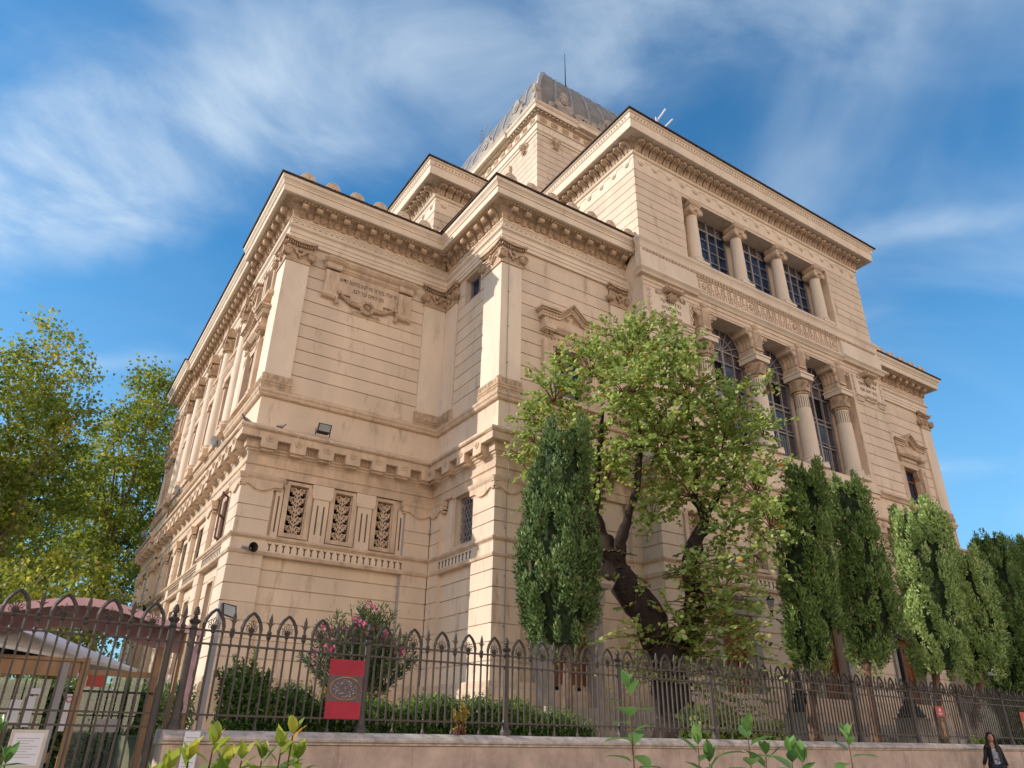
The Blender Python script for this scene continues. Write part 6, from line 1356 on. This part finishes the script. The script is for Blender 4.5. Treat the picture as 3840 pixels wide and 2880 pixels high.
wands('young_shrub','bright green upright sprouts left of the red poster','shrub',(4.45,12.6,1.43),5,1.0,.25,'photinia',.1,.075,43,None,22)
wands('yellow_flower_plant','yellow-green flowering plant poking through the fence','plant',(6.72,11.95,1.55),16,.55,.17,'yellowf',.1,.06,44,None,22)
wands('weed_tuft','bright green weeds on the coping left of the woman','weeds',(25.2,12.75,1.5),30,.25,.35,'grassy',.05,.07,45,None,10)
wands('weed_tuft','small green weeds on the coping at the far right','weeds',(29.0,12.9,1.5),14,.2,.2,'grassy',.05,.06,46,None,10)
# ---- foreground photinia shoots (close to the camera)
def shoot(base,tips,label,mt,seed,lsz=.085,dens=.055,group='young shoots of the bush nearest the camera'):
    r_=np.random.default_rng(seed); o=empty('leafy_shoot',base,label,'plant shoot',group); st=MB(); LV=[];T=[];fs=[]
    B=Vector(base)
    for tip in tips:
        tip=Vector(tip); tip.z-=.045 if mt=='photgreen' else .025; low=Vector((tip.x*.6+B.x*.4,tip.y*.6+B.y*.4,1.0)); pts=[B,Vector((low.x,low.y,.6)),low,low.lerp(tip,.5)+Vector((r_.normal()*.006,r_.normal()*.006,0)),tip]; st.tube(pts,[.007,.006,.005,.004,.002],6)
        L_=tip.z-.7; n=int(L_/dens); ph=r_.random()*6
        for j in range(n+4):
            t=min(1,j/n); z=.7+L_*t; 
            p=low.lerp(tip,(z-1.0)/(tip.z-1.0)) if z>1.0 else Vector((low.x,low.y,z)); a=ph+j*2.4; top=max(0,1-(tip.z-z)/.08); s=lsz*(.95-.35*top)*r_.uniform(.8,1.15)
            el=.35+.9*top+r_.normal()*.15; d=Vector((math.cos(a)*math.cos(el),math.sin(a)*math.cos(el),math.sin(el))); sd=d.cross(Vector((0,0,1))).normalized(); up=sd.cross(d)
            # curved folded leaf, 3x5 grid
            i0=len(LV); W_=[.0,.21,.25,.18,.0]
            for q in range(5):
                f=q/4; cpt=p+d*s*(.08+f)-up*s*(.35*f*f)*(1-top*.7)
                for g_ in (-1,0,1): LV.append(cpt+sd*g_*W_[q]*s*1.05+up*abs(g_)*.05*s*(W_[q]>0))
            for q in range(4):
                for g_ in (0,1): a0=i0+q*3+g_; fs.append((a0,a0+1,a0+4,a0+3)); T.append((r_.random()*.5+.5*top*(r_.random()>.5),))
    tt=[]; 
    me=bpy.data.meshes.new('leaves'); me.from_pydata([tuple(v) for v in LV],[],fs); me.update(); at=me.attributes.new('tint','FLOAT','FACE'); 
    vals=np.repeat(np.clip(r_.beta(2,2,len(fs)//8+1),0,1),8)[:len(fs)]
    hz=np.array([LV[f[0]][2] for f in fs]); zt=max(t[2] for t in tips); vals=np.clip(vals*.75+.25*(hz>zt-.05)*r_.random(),0,1)
    at.data.foreach_set('value',vals.astype(np.float32)); me.polygons.foreach_set('use_smooth',[True]*len(fs)); link('leaves',me,MT[mt],o); st.build('stem',MT['twig'],o)

shoot((2.2,2.42,0),[(2.125,2.4,1.768)],'tallest green shoot in front of the trunk of the leafy tree','photgreen',51,.135,.026)
shoot((2.6,2.55,0),[(2.60,2.5,1.565),(2.66,2.5,1.50)],'short green shoot right of the tallest one','photgreen',52,.14,.03)
shoot((2.9,2.55,0),[(2.93,2.5,1.620),(3.0,2.47,1.53)],'green shoot with reddish stems before the dark second cypress','photgreen',53,.14,.027)
shoot((3.0,2.35,0),[(2.96,2.3,1.535),(3.03,2.3,1.50)],'wide-leaved low green shoot right of the reddish-stemmed one','photgreen',54,.15,.03)
shoot((3.75,2.65,0),[(3.83,2.6,1.600)],'green shoot farthest right, below the cypress with the thin trunk','photgreen',55,.14,.027)
shoot((.5,2.25,0),[(.495,2.2,1.535),(.44,2.2,1.50),(.55,2.25,1.49),(.52,2.15,1.48),(.60,2.3,1.50)],'yellow-green bunch of shoots at the left end of the travertine wall','photinia',56,.095,.02)
shoot((.38,2.15,0),[(.385,2.15,1.475),(.35,2.15,1.45)],'low yellow-orange shoot, leftmost of the yellow ones','photinia',57,.095,.024)
shoot((.68,2.3,0),[(.735,2.3,1.565),(.70,2.28,1.53),(.655,2.3,1.50),(.76,2.3,1.50)],'yellow shoot with red-tipped leaves, right one of the yellow bunch','photinia',58,.10,.02)
shoot((.03,2.6,0),[(.0,2.6,1.56),(.05,2.6,1.50)],'dark green shoot in the bottom left corner','photgreen',59,.10,.04)
